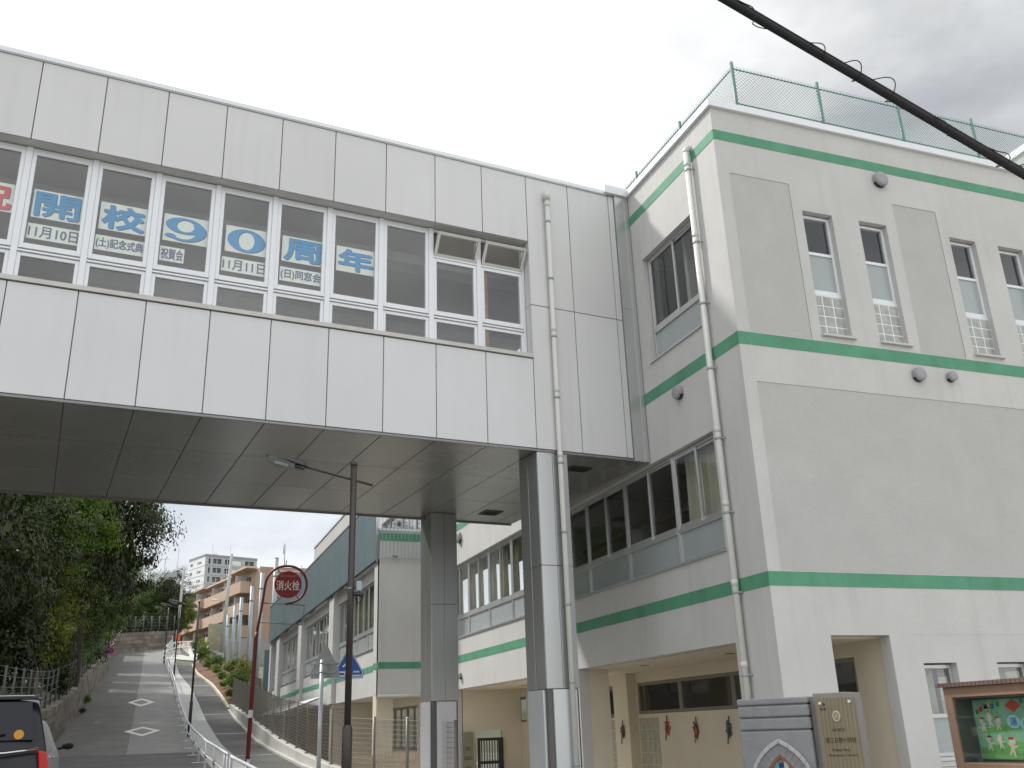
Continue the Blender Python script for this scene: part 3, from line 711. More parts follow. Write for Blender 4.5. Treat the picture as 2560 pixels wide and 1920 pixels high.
# green chain link fence on the roof
rf = thing('rooftop_fence', 'green chain link fence running round the edge of the school roof', 'fence', (9.1, 11.88, 11.1))
def chainlink(fence, A, Bp, z0, z1, pitch, r, m, name='mesh'):
    A, Bp = Vector(A), Vector(Bp); L = (Bp-A).length; u = (Bp-A)/L; H = z1-z0
    mb = MB(); n = int((L+H)/pitch)
    for s in (1, -1):
        for i in range(n+1):
            d = i*pitch
            a0 = max(0, d-H); a1 = min(L, d)
            if a1-a0 < .01: continue
            h0, h1 = d-a0, d-a1
            if s < 0: h0, h1 = H-h0, H-h1
            mb.tube([A+u*a0+Vector((0, 0, z0+h0)), A+u*a1+Vector((0, 0, z0+h1))], r, 3, caps=False)
    k = int(L/(pitch))
    for i in range(k):                                    # the twisted tips
        for e in (-.022, .022): mb.tube([A+u*(i+.5)*pitch+Vector((0, 0, z1-.005)), A+u*((i+.5)*pitch+e)+Vector((0, 0, z1+.045))], r, 3, caps=False)
    return mb.build(name, m, fence)
for P0, P1 in (((9.1, 11.88, 0), (20.5, 11.88, 0)), ((9.1, 11.9, 0), (9.1, 27, 0))):
    P0, P1 = Vector(P0), Vector(P1)
    chainlink(rf, P0, P1, 12.0, 12.86, .075, .0034, FENCEGR)
    mb = MB()
    for z in (12.07, 12.83): mb.tube([P0+Vector((0, 0, z)), P1+Vector((0, 0, z))], .012, 6)
    mb.build('rail', FENCEGR, rf)
for x, y in [(9.1+1.9*i, 11.88) for i in range(7)]+[(9.1, 13.78+1.9*i) for i in range(8)]:
    mb = MB(); mb.tube([(x, y, 11.1), (x, y, 12.97)], .033, 8); mb.build('post', FENCEGR, rf)

# ------------------------------------------------------------------ rear wing with the blue screen
QX, QY = 6.35, 28.41
wing = thing('rear_wing', 'white school wing behind the footbridge with a long blue screen above its windows', 'building', (QX+2, 42, 0))
wp = lambda mb, name, m, parent=wing, **k: mb.build(name, m, parent, **k)
BAY = [(29.1, 36.1), (37.05, 44.1), (45.1, 51.9), (53.0, 55.4)]
mb = MB()
wall(mb, 'x', QX+.15, .2, 28.62, 56, 2.65, 6.55, [(a+.1, b-.1, 4.06, 6.15) for a, b in BAY])
for a, b in ((28.43, 29.1), (36.1, 37.05), (44.1, 45.1), (51.9, 53.0), (55.4, 56)): mb.box(QX, QX+.149, a, b, 2.65, 6.55)
wall(mb, 'y', QY, .2, QX, 8.151, 2.65, 7.45)
wall(mb, 'x', QX, .2, 28.62, 56, 6.551, 7.4)
mb.box(QX+.36, 8.15, 55.8, 56, 2.65, 6.6)
wall(mb, 'x', WX, .22, 28.41, 53, 6.5, 11.4, [(30.4, 36.2, 7.6, 9.3), (38, 43.5, 7.6, 9.3), (46, 51, 7.6, 9.3)])
wp(mb, 'wall', STUCCO)
mb = MB(); mb.box(QX+.16, 8.15, 28.62, 55.8, 2.655, 3.2).box(QX+.36, 8.15, 28.62, 55.8, 6.2, 6.54); mb.box(WX+.23, 20, 28.7, 53, 10.8, 11.2).box(8.9, 9.0, 28.62, 55.8, 2.66, 6.5).box(10, 10.1, 28.7, 53, 6.5, 10.8)
wp(mb, 'interior', INTERIOR)
mb = MB(); mb.box(QX-.006, 8.15, QY-.008, QY-.001, 3.355, 3.545); mb.box(QX+.143, QX+.149, 28.5, 56, 3.356, 3.544)
for a, b in ((28.43, 29.1), (36.1, 37.05), (44.1, 45.1), (51.9, 53.0)): mb.box(QX-.006, QX-.001, a, b, 3.355, 3.545)
wp(mb, 'green_band', GREEN)
mb = MB(); mb.box(QX-.02, 8.14, QY-.012, QY-.001, 7.14, 7.38); wp(mb, 'green_band', GREEN)
mb = MB(); mb.box(QX-.02, 8.14, QY-.03, QY+.23, 7.45, 7.53); mb.box(WX-.05, WX+.3, 28.35, 53.05, 11.4, 11.52); wp(mb, 'coping', ALU)
PW = lambda u, v, w: (QX+.15+w, u, v)
for a, b in BAY:
    n = 4 if b-a > 4 else 1; s = (b-a-.2)/n
    for i in range(n):
        u0 = a+.1+i*s
        sliding(u0+.002, u0+s-.002, 4.07, 4.62, 6.14, PW, wing, curtain=[(u0+.1, u0+.1+s*random.uniform(.25, .45)), (u0+s*.62, u0+s*random.uniform(.8, .95))], depth=.06)
    mb = MB(); mb.box(QX+.11, QX+.26, a+.08, b-.08, 4.025, 4.058); wp(mb, 'sill', ALU2)
PU = lambda u, v, w: (WX+w, u, v)
for y0, y1 in ((30.4, 36.2), (38, 43.5), (46, 51)):
    for i in range(3): s = (y1-y0)/3; sliding(y0+i*s+.002, y0+(i+1)*s-.002, 7.61, 8.0, 9.29, PU, wing, frost=False)
mb = MB()
k = 0
y = 28.45
while y < 55.9:
    mb.box(QX-.10, QX-.07, y+.004, min(56, y+1.22)-.004, 6.56, 8.50); y += 1.22
wp(mb, 'blue_screen', BLUESCREEN)
mb = MB(); mb.box(QX-.12, QX-.05, 28.43, 56, 8.505, 8.56); mb.tube([(QX-.085, 28.43, 6.5), (QX-.085, 28.43, 8.5)], .03, 6); wp(mb, 'screen_trim', ALU2)
for yc in (32.5, 34.2, 36.4, 40.6, 44.5, 48.5, 52.5):
    for q in range(4): mb = MB(); mb.box(QX-.09, QX-.002, yc+q*.28, yc+q*.28+.05, 6.47, 6.55); wp(mb, 'screen_bracket', ANTHRA)
# railing on the balcony front
mb = MB()
for i in range(16): x = QX-.06+i*.118; mb.box(x-.007, x+.007, QY-.12, QY-.106, 6.56, 8.45)
mb.box(QX-.08, 8.14, QY-.125, QY-.10, 6.57, 6.60).box(QX-.08, 8.14, QY-.125, QY-.10, 8.42, 8.46)
for x in (6.75, 7.7): mb.box(x, x+.16, QY-.11, QY-.001, 6.66, 6.69)
wp(mb, 'railing', GALV)
# drain along the underside edge and the recessed ground floor
mb = MB(); mb.tube([(QX+.02, QY-.01, 2.60), (8.1, QY-.01, 2.60)], .045, 8); wp(mb, 'drainpipe', PIPE)
mb = MB(); wall(mb, 'x', 8.10, .15, 28.62, 56, .05, 2.65, [(30.5, 35.8, 1.0, 2.40), (37, 43, 1.0, 2.4)])
mb.box(6.45, 6.95, 29.0, 29.5, .05, 2.65).box(6.45, 6.95, 36.3, 36.8, .05, 2.65).box(6.96, 8.1, 36.4, 36.6, .05, 2.65)
wp(mb, 'ground_floor_wall', BEIGE)
PL_ = lambda u, v, w: (8.10+w, u, v)
for a, b, n in ((30.5, 35.8, 3), (37, 43, 3)):
    for i in range(n): s = (b-a)/n; sliding(a+i*s+.002, a+(i+1)*s-.002, 1.01, 1.2, 2.39, PL_, wing, frame=TAUPE, frost=False)

# ------------------------------------------------------------------ things under and around the school
WOODC = mat('cream_picket_wood', (.60, .50, .36), .7, var=.06)
o = thing('picket_fence', 'cream wooden picket fence behind the mesh fence under the rear wing', 'fence', (5.9, 25, .05))
mb = MB(); x = 4.9
while x < 7.6:
    if not (6.03 < x < 6.16 or 6.36 < x < 6.42): mb.box(x, x+.055, 25, 25.02, .12, 1.08+.02*sin(x*9))
    x += .088
mb.build('picket', WOODC, o)
mb = MB(); mb.box(4.9, 7.6, 25.021, 25.05, .35, .42).box(4.9, 7.6, 25.021, 25.05, .85, .92); mb.build('rail', WOODC, o)
o = thing('barred_gate', 'black barred metal gate in the beige passage under the school', 'gate', (9.17, 26.6, .05))
mb = MB(); rect_frame(mb, lambda u, v, w: (u, 26.6+w, v), 8.79, 9.54, .1, 1.36, 0, .04, .075); mb.box(8.865, 9.40, 26.605, 26.635, .68, .76).box(9.40, 9.465, 26.602, 26.638, .176, 1.284); mb.build('frame', DARK, o)
mb = MB()
for i in range(7): mb.box(8.895+i*.078, 8.915+i*.078, 26.61, 26.63, .17, 1.29)
mb.build('bar', DARK, o)
o = thing('information_sign', 'steel framed glass notice panel beside the black barred gate', 'sign', (8.49, 26.5, .3))
mb = MB(); mb.box(8.33, 8.65, 26.56, 26.58, .4, 1.52); mb.build('board', mat('panel_steel', (.36, .33, .27), .3, metal=.5), o)
mb = MB(); mb.box(8.32, 8.66, 26.52, 26.526, .39, 1.53); mb.build('glass', GLASSC, o)
mb = MB()
for z, a, b in ((1.12, 8.42, 8.56), (.88, 8.37, 8.61), (.62, 8.40, 8.58)):
    for q in range(3): mb.box(a, b, 26.552, 26.558, z-q*.035, z-q*.035+.018)
mb.build('lettering', mat('faded_brown_ink', (.12, .09, .07), .8), o)
mb = MB()
for x in (8.35, 8.63):
    for z in (.45, 1.42): mb.tube([(x, 26.51, z), (x, 26.57, z)], .014, 8)
mb.build('stud', ALU2, o)
# paper ornaments on the beige wall
ORC = [mat('ornament_brown', (.14, .09, .07), .8, var=.3, vs=30), mat('ornament_orange', (.45, .13, .03), .8, var=.3, vs=30), mat('ornament_dark', (.05, .055, .05), .8, var=.4, vs=30), mat('ornament_teal', (.07, .17, .15), .8, var=.4, vs=30)]
def ornament(x, y, z, m, m2, label, sh):
    o = thing('wall_ornament', label, 'ornament', (x, y, z), 'ornaments on the beige wall under the school')
    mb = MB(); n = 22; rnd = random.Random(sh)
    pts = [((.075+.07*rnd.random())*(1+.35*sin(q*3+sh))*cos(2*pi*q/n)*.75, (.085+.075*rnd.random())*(1+.3*cos(q*2+sh))*sin(2*pi*q/n)) for q in range(n)]
    mb.prism(pts, (x-.03, y, z), (0, -1, 0), (0, 0, 1), (.02, 0, 0)); mb.build('body', m, o)
    mb = MB(); mb.prism([(px*.5+.03, py*.55-.03) for px, py in pts], (x-.042, y, z), (0, -1, 0), (0, 0, 1), (.01, 0, 0))
    mb.tube([(x-.03, y+.02, z-.05), (x-.04, y+.05, z-.25)], .012, 5); mb.tube([(x-.03, y-.03, z+.08), (x-.04, y-.06, z+.23)], .012, 5); mb.build('marking', m2, o)
ornament(9.93, 19.85, 1.43, ORC[0], ORC[2], 'narrow brown ornament hung on the pier between the two transom windows', 1)
ornament(GX, 18.26, 1.49, ORC[1], ORC[0], 'orange brown ornament nearest the glass blocks on the beige wall', 2)
ornament(GX, 17.11, 1.44, ORC[2], ORC[1], 'dark ornament with an orange tail on the beige wall, between two others', 3)
ornament(GX, 15.94, 1.42, ORC[3], ORC[2], 'teal ornament on the beige wall next to the stone gate pillar', 4)

# ------------------------------------------------------------------ fences along the walkway
def lerp(tab, y):
    for (a, za), (b, zb) in zip(tab, tab[1:]):
        if y <= b: return za+(zb-za)*max(0, y-a)/(b-a)
    return tab[-1][1]
WT = [(23.2, .80), (25.8, .89), (29.66, 1.10), (35.5, 1.49), (45.1, 2.37), (56.6, 3.38)]
mb = MB(); ys = [23.2+(56.6-23.2)*i/24 for i in range(25)]
for a, b in zip(ys, ys[1:]):
    za, zb = lerp(WT, a), lerp(WT, b)
    for x0, x1, d, lo in ((4.40, 4.64, 0, 0),):
        mb.face([(x0, a, g(a)-.2), (x0, b, g(b)-.2), (x0, b, zb), (x0, a, za)]); mb.face([(x0, a, za), (x0, b, zb), (x1, b, zb), (x1, a, za)]); mb.face([(x1, a, .0), (x1, a, za), (x1, b, zb), (x1, b, .0)])
    mb.face([(4.27, a, g(a)-.1), (4.27, a, g(a)+.07), (4.27, b, g(b)+.07), (4.27, b, g(b)-.1)]); mb.face([(4.27, a, g(a)+.07), (4.399, a, g(a)+.07), (4.399, b, g(b)+.07), (4.27, b, g(b)+.07)])
for y in (23.2, 56.6): z = lerp(WT, y); mb.face([(4.40, y, 0), (4.64, y, 0), (4.64, y, z), (4.40, y, z)])
tag(mb.build('concrete_wall', CONC), 'low pale concrete wall along the walkway carrying the brown mesh fence', 'wall')
def meshfence(o, path, top, bot, dv, nh, m, r=.0034, rh=.0042):
    """welded mesh: verticals every dv along the path, nh horizontals; top(s), bot(s) give heights"""
    mb = MB(); P = [Vector((x, y, 0)) for x, y in path]; L = [0]
    for a, b in zip(P, P[1:]): L.append(L[-1]+(b-a).length)
    def at(s):
        for i in range(len(P)-1):
            if s <= L[i+1] or i == len(P)-2: return P[i]+(P[i+1]-P[i])*((s-L[i])/(L[i+1]-L[i]))
    n = int(L[-1]/dv)
    for i in range(n+1):
        q = at(min(L[-1], i*dv)); mb.tube([(q.x, q.y, bot(q)), (q.x, q.y, top(q))], r, 3, caps=False)
    k = max(8, int(L[-1]/1.2)); pts = [at(L[-1]*i/k) for i in range(k+1)]
    for j in range(nh+1):
        f = j/nh; mb.tube([(q.x, q.y, bot(q)+(top(q)-bot(q))*f) for q in pts], rh, 3, caps=False)
    return mb.build('mesh', m, o), at, L[-1]
fb = thing('mesh_fence', 'brown wire mesh fence standing on the low concrete wall beside the walkway', 'fence', (4.52, 40, 1.5), 'mesh fences')
meshfence(fb, [(4.52, 23.5), (4.52, 56.3)], lambda q: lerp(WT, q.y)+1.36, lambda q: lerp(WT, q.y)+.07, .055, 15, FENCEBR, .0031, .0056)
for i in range(17):
    y = 23.5+2.05*i; z = lerp(WT, y); mb = MB(); mb.tube([(4.55, y, z-.02), (4.55, y, z+1.40)], .024 if i else .035, 6); mb.tube([(4.55, y, z), (4.55, y, z+.03)], .06, 6)
    mb.build('post', FENCEBR, fb)
ff = thing('mesh_fence', 'far brown grey mesh fence climbing the hill behind the planted bed', 'fence', (6.1, 80, 6), 'mesh fences')
FT = [(57, 4.70), (63, 5.32), (71, 6.25), (85.6, 7.75), (99, 9.5), (112, 10.9)]
meshfence(ff, [(6.1, 57), (6.1, 112)], lambda q: lerp(FT, q.y), lambda q: lerp(FT, q.y)-1.45, .075, 12, FENCEBR, .006, .006)
for i in range(19): y = 57+3.05*i; mb = MB(); mb.tube([(6.13, y, lerp(FT, y)-1.6), (6.13, y, lerp(FT, y)+.03)], .03, 6); mb.build('post', FENCEBR, ff)
fn = thing('mesh_fence', 'grey brown wire mesh fence crossing in front of the far bridge column', 'fence', (5, 21, .1), 'mesh fences')
TN = lambda q: 1.72+(q.y-19)*.05
meshfence(fn, [(4.50, 23.35), (5.82, 19.0)], lambda q: TN(q), lambda q: .12, .05, 17, mat('grey_fence_paint', (.23, .215, .195), .45, metal=.2), .0036, .0052)
for y in (22.1, 20.75, 19.85, 19.0):
    x = 4.50+(23.35-y)/4.35*1.32; z = 1.72+(y-19)*.05
    mb = MB(); mb.tube([(x, y, .05), (x, y, z+.05)], .033, 8); p = mb.build('post', mat('grey_fence_paint', (.23, .215, .195)), fn)
    mb = MB(); mb.ball((x, y, z+.055), .036, .036, .018, 8, 4); mb.build('cap', WHITEP, p)

# ------------------------------------------------------------------ pedestrian railing
def railing(label, ys, y_from, y_to):
    o = thing('guard_railing', label, 'railing', (1.7, (y_from+y_to)/2, g((y_from+y_to)/2)), 'pedestrian railings')
    n = max(3, int((y_to-y_from)/1.5)); pts = [y_from+(y_to-y_from)*i/n for i in range(n+1)]
    rx = lambda y: 1.7-.35*smooth(75, 104, y)
    for h, r, nm in ((.78, .030, 'top_rail'), (.42, .017, 'lower_rail')):
        mb = MB(); mb.tube([(rx(y), y, g(y)+h) for y in pts], r, 8); mb.build(nm, OLDWHITE, o)
    for y in ys:
        mb = MB(); z = g(y); mb.tube([(rx(y), y, z), (rx(y), y, z+.77)], .030, 8); mb.ball((rx(y), y, z+.78), .036, .036, .036, 8, 6)
        p = mb.build('post', OLDWHITE, o)
        if y < 60:
            mb = MB(); mb.tube([(rx(y), y, z+.36), (rx(y), y, z+.45)], .0315, 8, caps=False); mb.build('rust_band', RUST, p)
            mb = MB(); mb.box(rx(y)-.19, rx(y)+.19, y-.05, y+.05, z-.02, z+.02); mb.build('foot', WHITEP, p)
    return o
railing('near section of the worn white pedestrian railing in front of the streetlight', [8.2, 11.3, 14.3, 17.4, 20.55], 8.2, 20.55)
railing('long section of the worn white pedestrian railing running up the slope', [21.35, 22.1]+[25.3+3.42*i for i in range(23)], 21.35, 100.5)

# ------------------------------------------------------------------ street lamps
BOWL = mat('lamp_bowl', (.30, .32, .31), .10, spec=.8)
_bt = BOWL.node_tree; _bp = _bt.nodes['Principled BSDF']; _bp.inputs['Alpha'].default_value = .42
def lamp(label, x, y, H=5.08):
    z = g(y); o = thing('street_lamp', label, 'street lamp', (x, y, z), 'street lamps along the footpath')
    mb = MB(); mb.tube([(x, y, z+1.40), (x, y, z+H)], .046, 14); mb.tube([(x, y, z+H-.05), (x, y, z+H+.01)], .050, 14); mb.build('pole', BROWNPOLE, o)
    mb = MB(); mb.tube([(x, y, z), (x, y, z+1.38), (x, y, z+1.43)], lambda s: .068 if s < .9 else .05, 14); mb.build('base_sleeve', BROWNPOLE, o)
    A = lambda s: Vector((x-s, y+.10*s, z+H-.26+.255*s))
    mb = MB(); mb.tube([A(-.28), A(.74)], .019, 8); mb.build('arm', BROWNPOLE, o)
    u = (A(1)-A(0)).normalized(); w = Vector((.1, 1, 0)).normalized(); n = u.cross(w)*-1
    if n.z < 0: n = -n
    def shell(s0, L, W, H0, H1, m, k=12, j=8):
        mb = MB(); rows = []
        for i in range(k+1):
            t = i/k; f = sin(pi*min(1, .08+t*.92))**.6 if i < k else .05
            wid = W*(.42+.58*smooth(0, .55, t))*(sqrt(max(0, 1-((t-.55)/.47)**2)) if t > .55 else 1)
            hh = (H0*(1-t)+H1*t) if t < .9 else H1*.7
            rows.append([mb.p(*(A(s0)+u*(L*t)+w*(wid*cos(pi*q/j))+n*(abs(hh)*sin(pi*q/j)*(1 if hh > 0 else -1)*(.35+.65*sin(pi*min(1, .25+t*.7)))))) for q in range(j+1)])
        for a, b in zip(rows, rows[1:]):
            for q in range(j): mb.f.append([a[q], a[q+1], b[q+1], b[q]]); mb.sm.append(True)
        mb.f.append(rows[0]); mb.sm.append(True); mb.f.append(rows[-1]); mb.sm.append(True)
        return mb
    hd = shell(.70, .58, .125, .07, .075, None).build('lamp_head', BROWNPOLE, o)
    shell(.84, .42, .115, -.10, -.15, None).build('glass_bowl', BOWL, hd)
    mb = MB(); c = A(.76)-n*.03; mb.tube([A(.70)-n*.02, A(.84)-n*.035], .032, 8); mb.build('bracket', BROWNPOLE, hd)
    mb = MB(); mb.tube([A(.93)-n*.05, A(1.12)-n*.05], .022, 8); mb.build('bulb', mat('bulb_white', (.75, .75, .72), .3), hd)
    return o
lamp('nearest dark brown street lamp, standing right in front of the footbridge', 2.60, 13.45)
lamp('second dark brown street lamp up the slope, beside the walkway lines', 1.88, 44.2, 5.55)
lamp('third dark brown street lamp up the slope, before the grey diamond sign', 1.75, 71.2, 5.45)
lamp('farthest dark brown street lamp, at the top of the slope by the stone wall', 1.40, 96.0, 5.1)
o = thing('security_camera', 'grey and black camera unit with a cable clamped to the nearest lamp pole', 'camera', (2.7, 13.42, 3.4))
mb = MB(); mb.box(2.665, 2.745, 13.38, 13.46, 3.46, 3.60); mb.build('housing', GALV, o, bevel=.012)
mb = MB(); mb.tube([(2.64, 13.40, 3.42), (2.77, 13.37, 3.40)], .030, 10); mb.tube([(2.70, 13.40, 3.42), (2.70, 13.40, 3.47)], .012, 6); mb.build('lens_barrel', DARK, o)
mb = MB(); mb.tube([(2.65, 13.40, 3.41), (2.66, 13.39, 3.33), (2.70, 13.38, 3.29), (2.75, 13.38, 3.33), (2.76, 13.38, 3.40)], .006, 5); mb.tube([(2.60, 13.40, 3.50), (2.67, 13.40, 3.50)], .010, 6); mb.build('cable', DARK, o)
mb = MB(); mb.tube([(2.60, 13.45, 3.49), (2.60, 13.45, 3.51)], .052, 14); mb.build('clamp', GALV, o)

# ------------------------------------------------------------------ fire hydrant sign
o = thing('hydrant_sign', 'round red fire hydrant sign on a dark red hooked pole beside the walkway', 'sign', (2.06, 20.8, .47))
hc = Vector((2.67, 20.83, 4.63)); E1, E3 = Vector((1, -.04, 0)).normalized(), Vector((0, 0, 1))
path = [Vector((2.075, 20.8, 3.62)), Vector((2.14, 20.81, 4.1))]
for i in range(0, 30):
    q = rad(176-i*9.2); rr = .47-.075*min(1, i/9)
    path.append(hc+E1*(rr*cos(q))+E3*(rr*sin(q)))
path.append(hc+E1*-.02+E3*-.40)
mb = MB(); mb.tube(path, .026, 8); mb.build('upper_pole', REDPOLE, o)
mb = MB(); mb.tube([(2.03, 20.8, .40), (2.06, 20.8, 3.50), (2.078, 20.8, 3.64)], lambda s: .044 if s < .9 else .032, 10); mb.build('lower_pole', REDPOLE, o)
for a, b, c, d in ((2.0405, 1.05, 2.042, 1.17), (2.046, 1.95, 2.048, 2.10)): mb = MB(); mb.tube([(a, 20.8, b), (c, 20.8, d)], .0455, 10, caps=False); mb.build('paint_patch', OLDWHITE, o)
mb = MB(); mb.prism(circ(.287, 40), hc+Vector((0, -.01, 0)), E1, E3, (0, .012, 0)); d = mb.build('disc', REDSIGN, o)
mb = MB(); text_bm(mb, '消火栓', hc+Vector((0, -.013, 0))-E1*.245+E3*-.125, E1, E3, .49, .21, (0, 0, 0), .012); mb.build('lettering', SIGNWHITE, d)
mb = MB(); text_bm(mb, 'FIRE HYDRANT', hc+Vector((0, -.013, 0))-E1*.17+E3*.155, E1, E3, .34, .042, (0, 0, 0), .01); mb.build('lettering', mat('faded_white_ink', (.42, .22, .21), .6), d)
mb = MB()
for q in (125, 42, -52): mb.tube([hc+E1*(.28*cos(rad(q)))+E3*(.28*sin(rad(q))), hc+E1*(.41*cos(rad(q)))+E3*(.41*sin(rad(q)))], .009, 6)
mb.build('strut', REDPOLE, o)
mb = MB(); mb.prism([(-.10, 0), (.02, .03), (.06, -.03), (-.02, -.04)], hc+E1*.0+E3*-.40, E1, E3, (0, .01, 0)); mb.build('end_tag', REDPOLE, o)
mb = MB(); f = [hc+E1*x+E3*z for x, z in ((-.56, -.385), (.36, -.435), (.32, -.845), (-.34, -.80))]
mb.tube([f[0], f[1]], .014, 6); mb.tube([f[1], f[2]], .014, 6); mb.tube([f[2], hc+E1*-.58+E3*-.78], .014, 6); mb.build('plate_frame', mat('frame_grey', (.17, .21, .22), .5), o)

# ------------------------------------------------------------------ road signs
def penta(s): return [(-.50*s, -.40*s), (.50*s, -.40*s), (.54*s, -.22*s), (.06*s, .60*s), (-.06*s, .60*s), (-.54*s, -.22*s)]
o = thing('road_sign', 'grey back of a triangular road sign on a pale steel pole', 'road sign', (3.6, 21.7, .5), 'pedestrian crossing signs')
mb = MB(); mb.tube([(3.60, 21.7, .3), (3.60, 21.7, 3.12)], .046, 12); mb.ball((3.60, 21.7, 3.12), .048, .048, .03, 10, 4); mb.build('pole', mat('pale_pole', (.56, .58, .62), .38, metal=.35, var=.05), o)
e1 = Vector((cos(rad(42)), -sin(rad(42)), 0)); nn = Vector((sin(rad(42)), cos(rad(42)), 0)); c = Vector((3.68, 21.80, 3.03))
mb = MB(); mb.prism(penta(.70), c, e1, (0, 0, 1), nn*.012); d = mb.build('plate', mat('sign_back_grey', (.30, .31, .31), .5, metal=.3, var=.06), o)
mb = MB()
for z in (-.16, .03): mb.prism([(-.34, -.016), (.30, -.016), (.30, .016), (-.34, .016)], c-nn*.026+Vector((0, 0, z)), e1, (0, 0, 1), nn*.024)
for z in (-.16, .03): mb.tube([(3.60, 21.7, 3.03+z-.02), (3.60, 21.7, 3.03+z+.02)], .052, 12)
mb.build('bracket', GALV, o)
o = thing('road_sign', 'blue pedestrian crossing sign partly hidden behind the nearest lamp pole', 'road sign', (4.53, 23.5, .5), 'pedestrian crossing signs')
mb = MB(); mb.tube([(4.62, 23.75, .3), (4.62, 23.75, 3.3)], .030, 10); mb.build('pole', GALV, o)
e1 = Vector((cos(rad(20)), -sin(rad(20)), 0)); nn = Vector((sin(rad(20)), cos(rad(20)), 0)); c = Vector((4.545, 23.55, 3.10))
mb = MB(); mb.prism(penta(.68), c, e1, (0, 0, 1), nn*.012); pl = mb.build('plate', SIGNBLUE, o)
mb = MB(); A = penta(.655); Bq = penta(.615); mb.ring(A, Bq, c-nn*.0035, e1, (0, 0, 1), nn*.002); 
fig = [[(-.30, -.19), (.30, -.19), (.30, -.225), (-.30, -.225)], [(-.26, -.10), (-.10, -.10), (-.10, -.135), (-.26, -.135)], [(.12, -.10), (.26, -.10), (.26, -.135), (.12, -.135)],
       [(-.07, .12), (.07, .12), (.09, .0), (.05, -.03), (.10, -.17), (.03, -.17), (-.01, -.05), (-.05, -.17), (-.11, -.17), (-.06, -.02)], [(-.06, .10), (-.15, .02), (-.13, -.01), (-.04, .05)]]
for q in fig: mb.prism(q, c-nn*.003, e1, (0, 0, 1), nn*.002)
mb.prism(circ(.048, 14, 0, .175), c-nn*.003, e1, (0, 0, 1), nn*.002)
mb.build('pictogram', SIGNWHITE, pl)
o = thing('road_sign', 'two small round signs, red over blue, on a thin pole by the left stone wall', 'road sign', (-3.02, 88.3, 7.0))
mb = MB(); mb.tube([(-3.02, 88.3, 6.9), (-3.02, 88.3, 9.75)], .03, 8); mb.build('pole', GALV, o)
RSIG = mat('sign_red', (.50, .03, .05), .5, var=.05)
for z, m1, m2, k in ((9.50, RSIG, SIGNWHITE, 0), (8.86, RSIG, mat('deep_sign_blue', (.03, .03, .25), .5), 1)):
    mb = MB(); mb.prism(circ(.29, 24), (-3.0, 88.22, z), (1, 0, 0), (0, 0, 1), (0, .02, 0)); d = mb.build('disc', m1, o)
    mb = MB(); mb.prism(circ(.215, 24), (-3.0, 88.214, z), (1, 0, 0), (0, 0, 1), (0, .004, 0)); mb.build('face', m2, d)
    mb = MB()
    if k: mb.prism([(-.17, .13), (-.13, .17), (.17, -.13), (.13, -.17)], (-3.0, 88.208, z), (1, 0, 0), (0, 0, 1), (0, .004, 0)); mb.build('slash', RSIG, d)
    else: text_bm(mb, '20', Vector((-3.13, 88.208, z-.09)), Vector((1, 0, 0)), Vector((0, 0, 1)), .26, .18, (0, 0, 0), .02); mb.build('lettering', SIGNBLUE, d)
o = thing('road_sign', 'grey back of a diamond road sign between the two far street lamps', 'road sign', (2.02, 104, 9.7))
mb = MB(); mb.tube([(2.12, 104.1, 9.5), (2.12, 104.1, 11.6)], .035, 8); mb.build('pole', GALV, o)
mb = MB(); mb.prism([(-.42, .12), (.10, .72), (.34, .30), (.18, -.52)], (1.98, 104, 10.55), (1, 0, 0), (0, 0, 1), (0, .02, 0)); mb.build('plate', mat('sign_back_pale', (.52, .56, .58), .45, metal=.2), o)

# ------------------------------------------------------------------ overhead cable with a loosely wound wire
o = thing('overhead_cable', 'thick black overhead cable wound with a thin loose wire, crossing the sky at right', 'cable', (2.81, 3.64, 5.5))
A0, A1 = Vector((2.81, 3.64, 5.5)), Vector((4.87, 3.63, 4.7)); du = (A1-A0).normalized(); Lc = (A1-A0).length
mb = MB(); mb.tube([A0-du*4, A0-du*2, A0, A1, A1+du*3], .025, 14); mb.tube([A0-du*4+Vector((.0, -.015, .022)), A1+du*3+Vector((0, -.015, .022))], .010, 8); mb.build('cable', BLACKR, o)
s1 = du.cross(Vector((0, 1, 0))).normalized(); s2 = du.cross(s1)
mb = MB(); pts = []; rnd = random.Random(4)
s = -.9; ph = 0.4
while s < Lc+1.2:
    loop = .030+.052*max(0, sin(ph*1.0+.9*sin(ph*.23)))**3+.01*sin(s*7)
    pts.append(A0+du*(s+.05*sin(ph))+s1*(loop*cos(ph))+s2*(loop*sin(ph))); ph += .18; s += .0109+.005*sin(s*5)
mb.tube(pts, .0034, 5); mb.build('lashing_wire', BLACKR, o)

# ------------------------------------------------------------------ gate pillar, name plate, notice board
GD = Vector((.57, -.82, 0)).normalized(); GN = Vector((-.82, -.57, 0)).normalized(); G0 = Vector((4.63, 7.13, 0)); UP = Vector((0, 0, 1))
def GP(s, z, n): return G0+GD*s+GN*n+UP*z
def gbox(mb, s0, s1, z0, z1, n0, n1): pbox(mb, GP, s0, s1, z0, z1, n0, n1)
o = thing('gate_pillar', 'grey stone school gate pillar with a pointed arch and coloured glass', 'gate pillar', tuple(G0+GD*.45))
mb = MB()
for a, b in ((0.05, 1.470), (1.479, 1.567), (1.576, 1.662), (1.671, 1.722)):
    gbox(mb, 0, .60, a, b, -.45, 0)
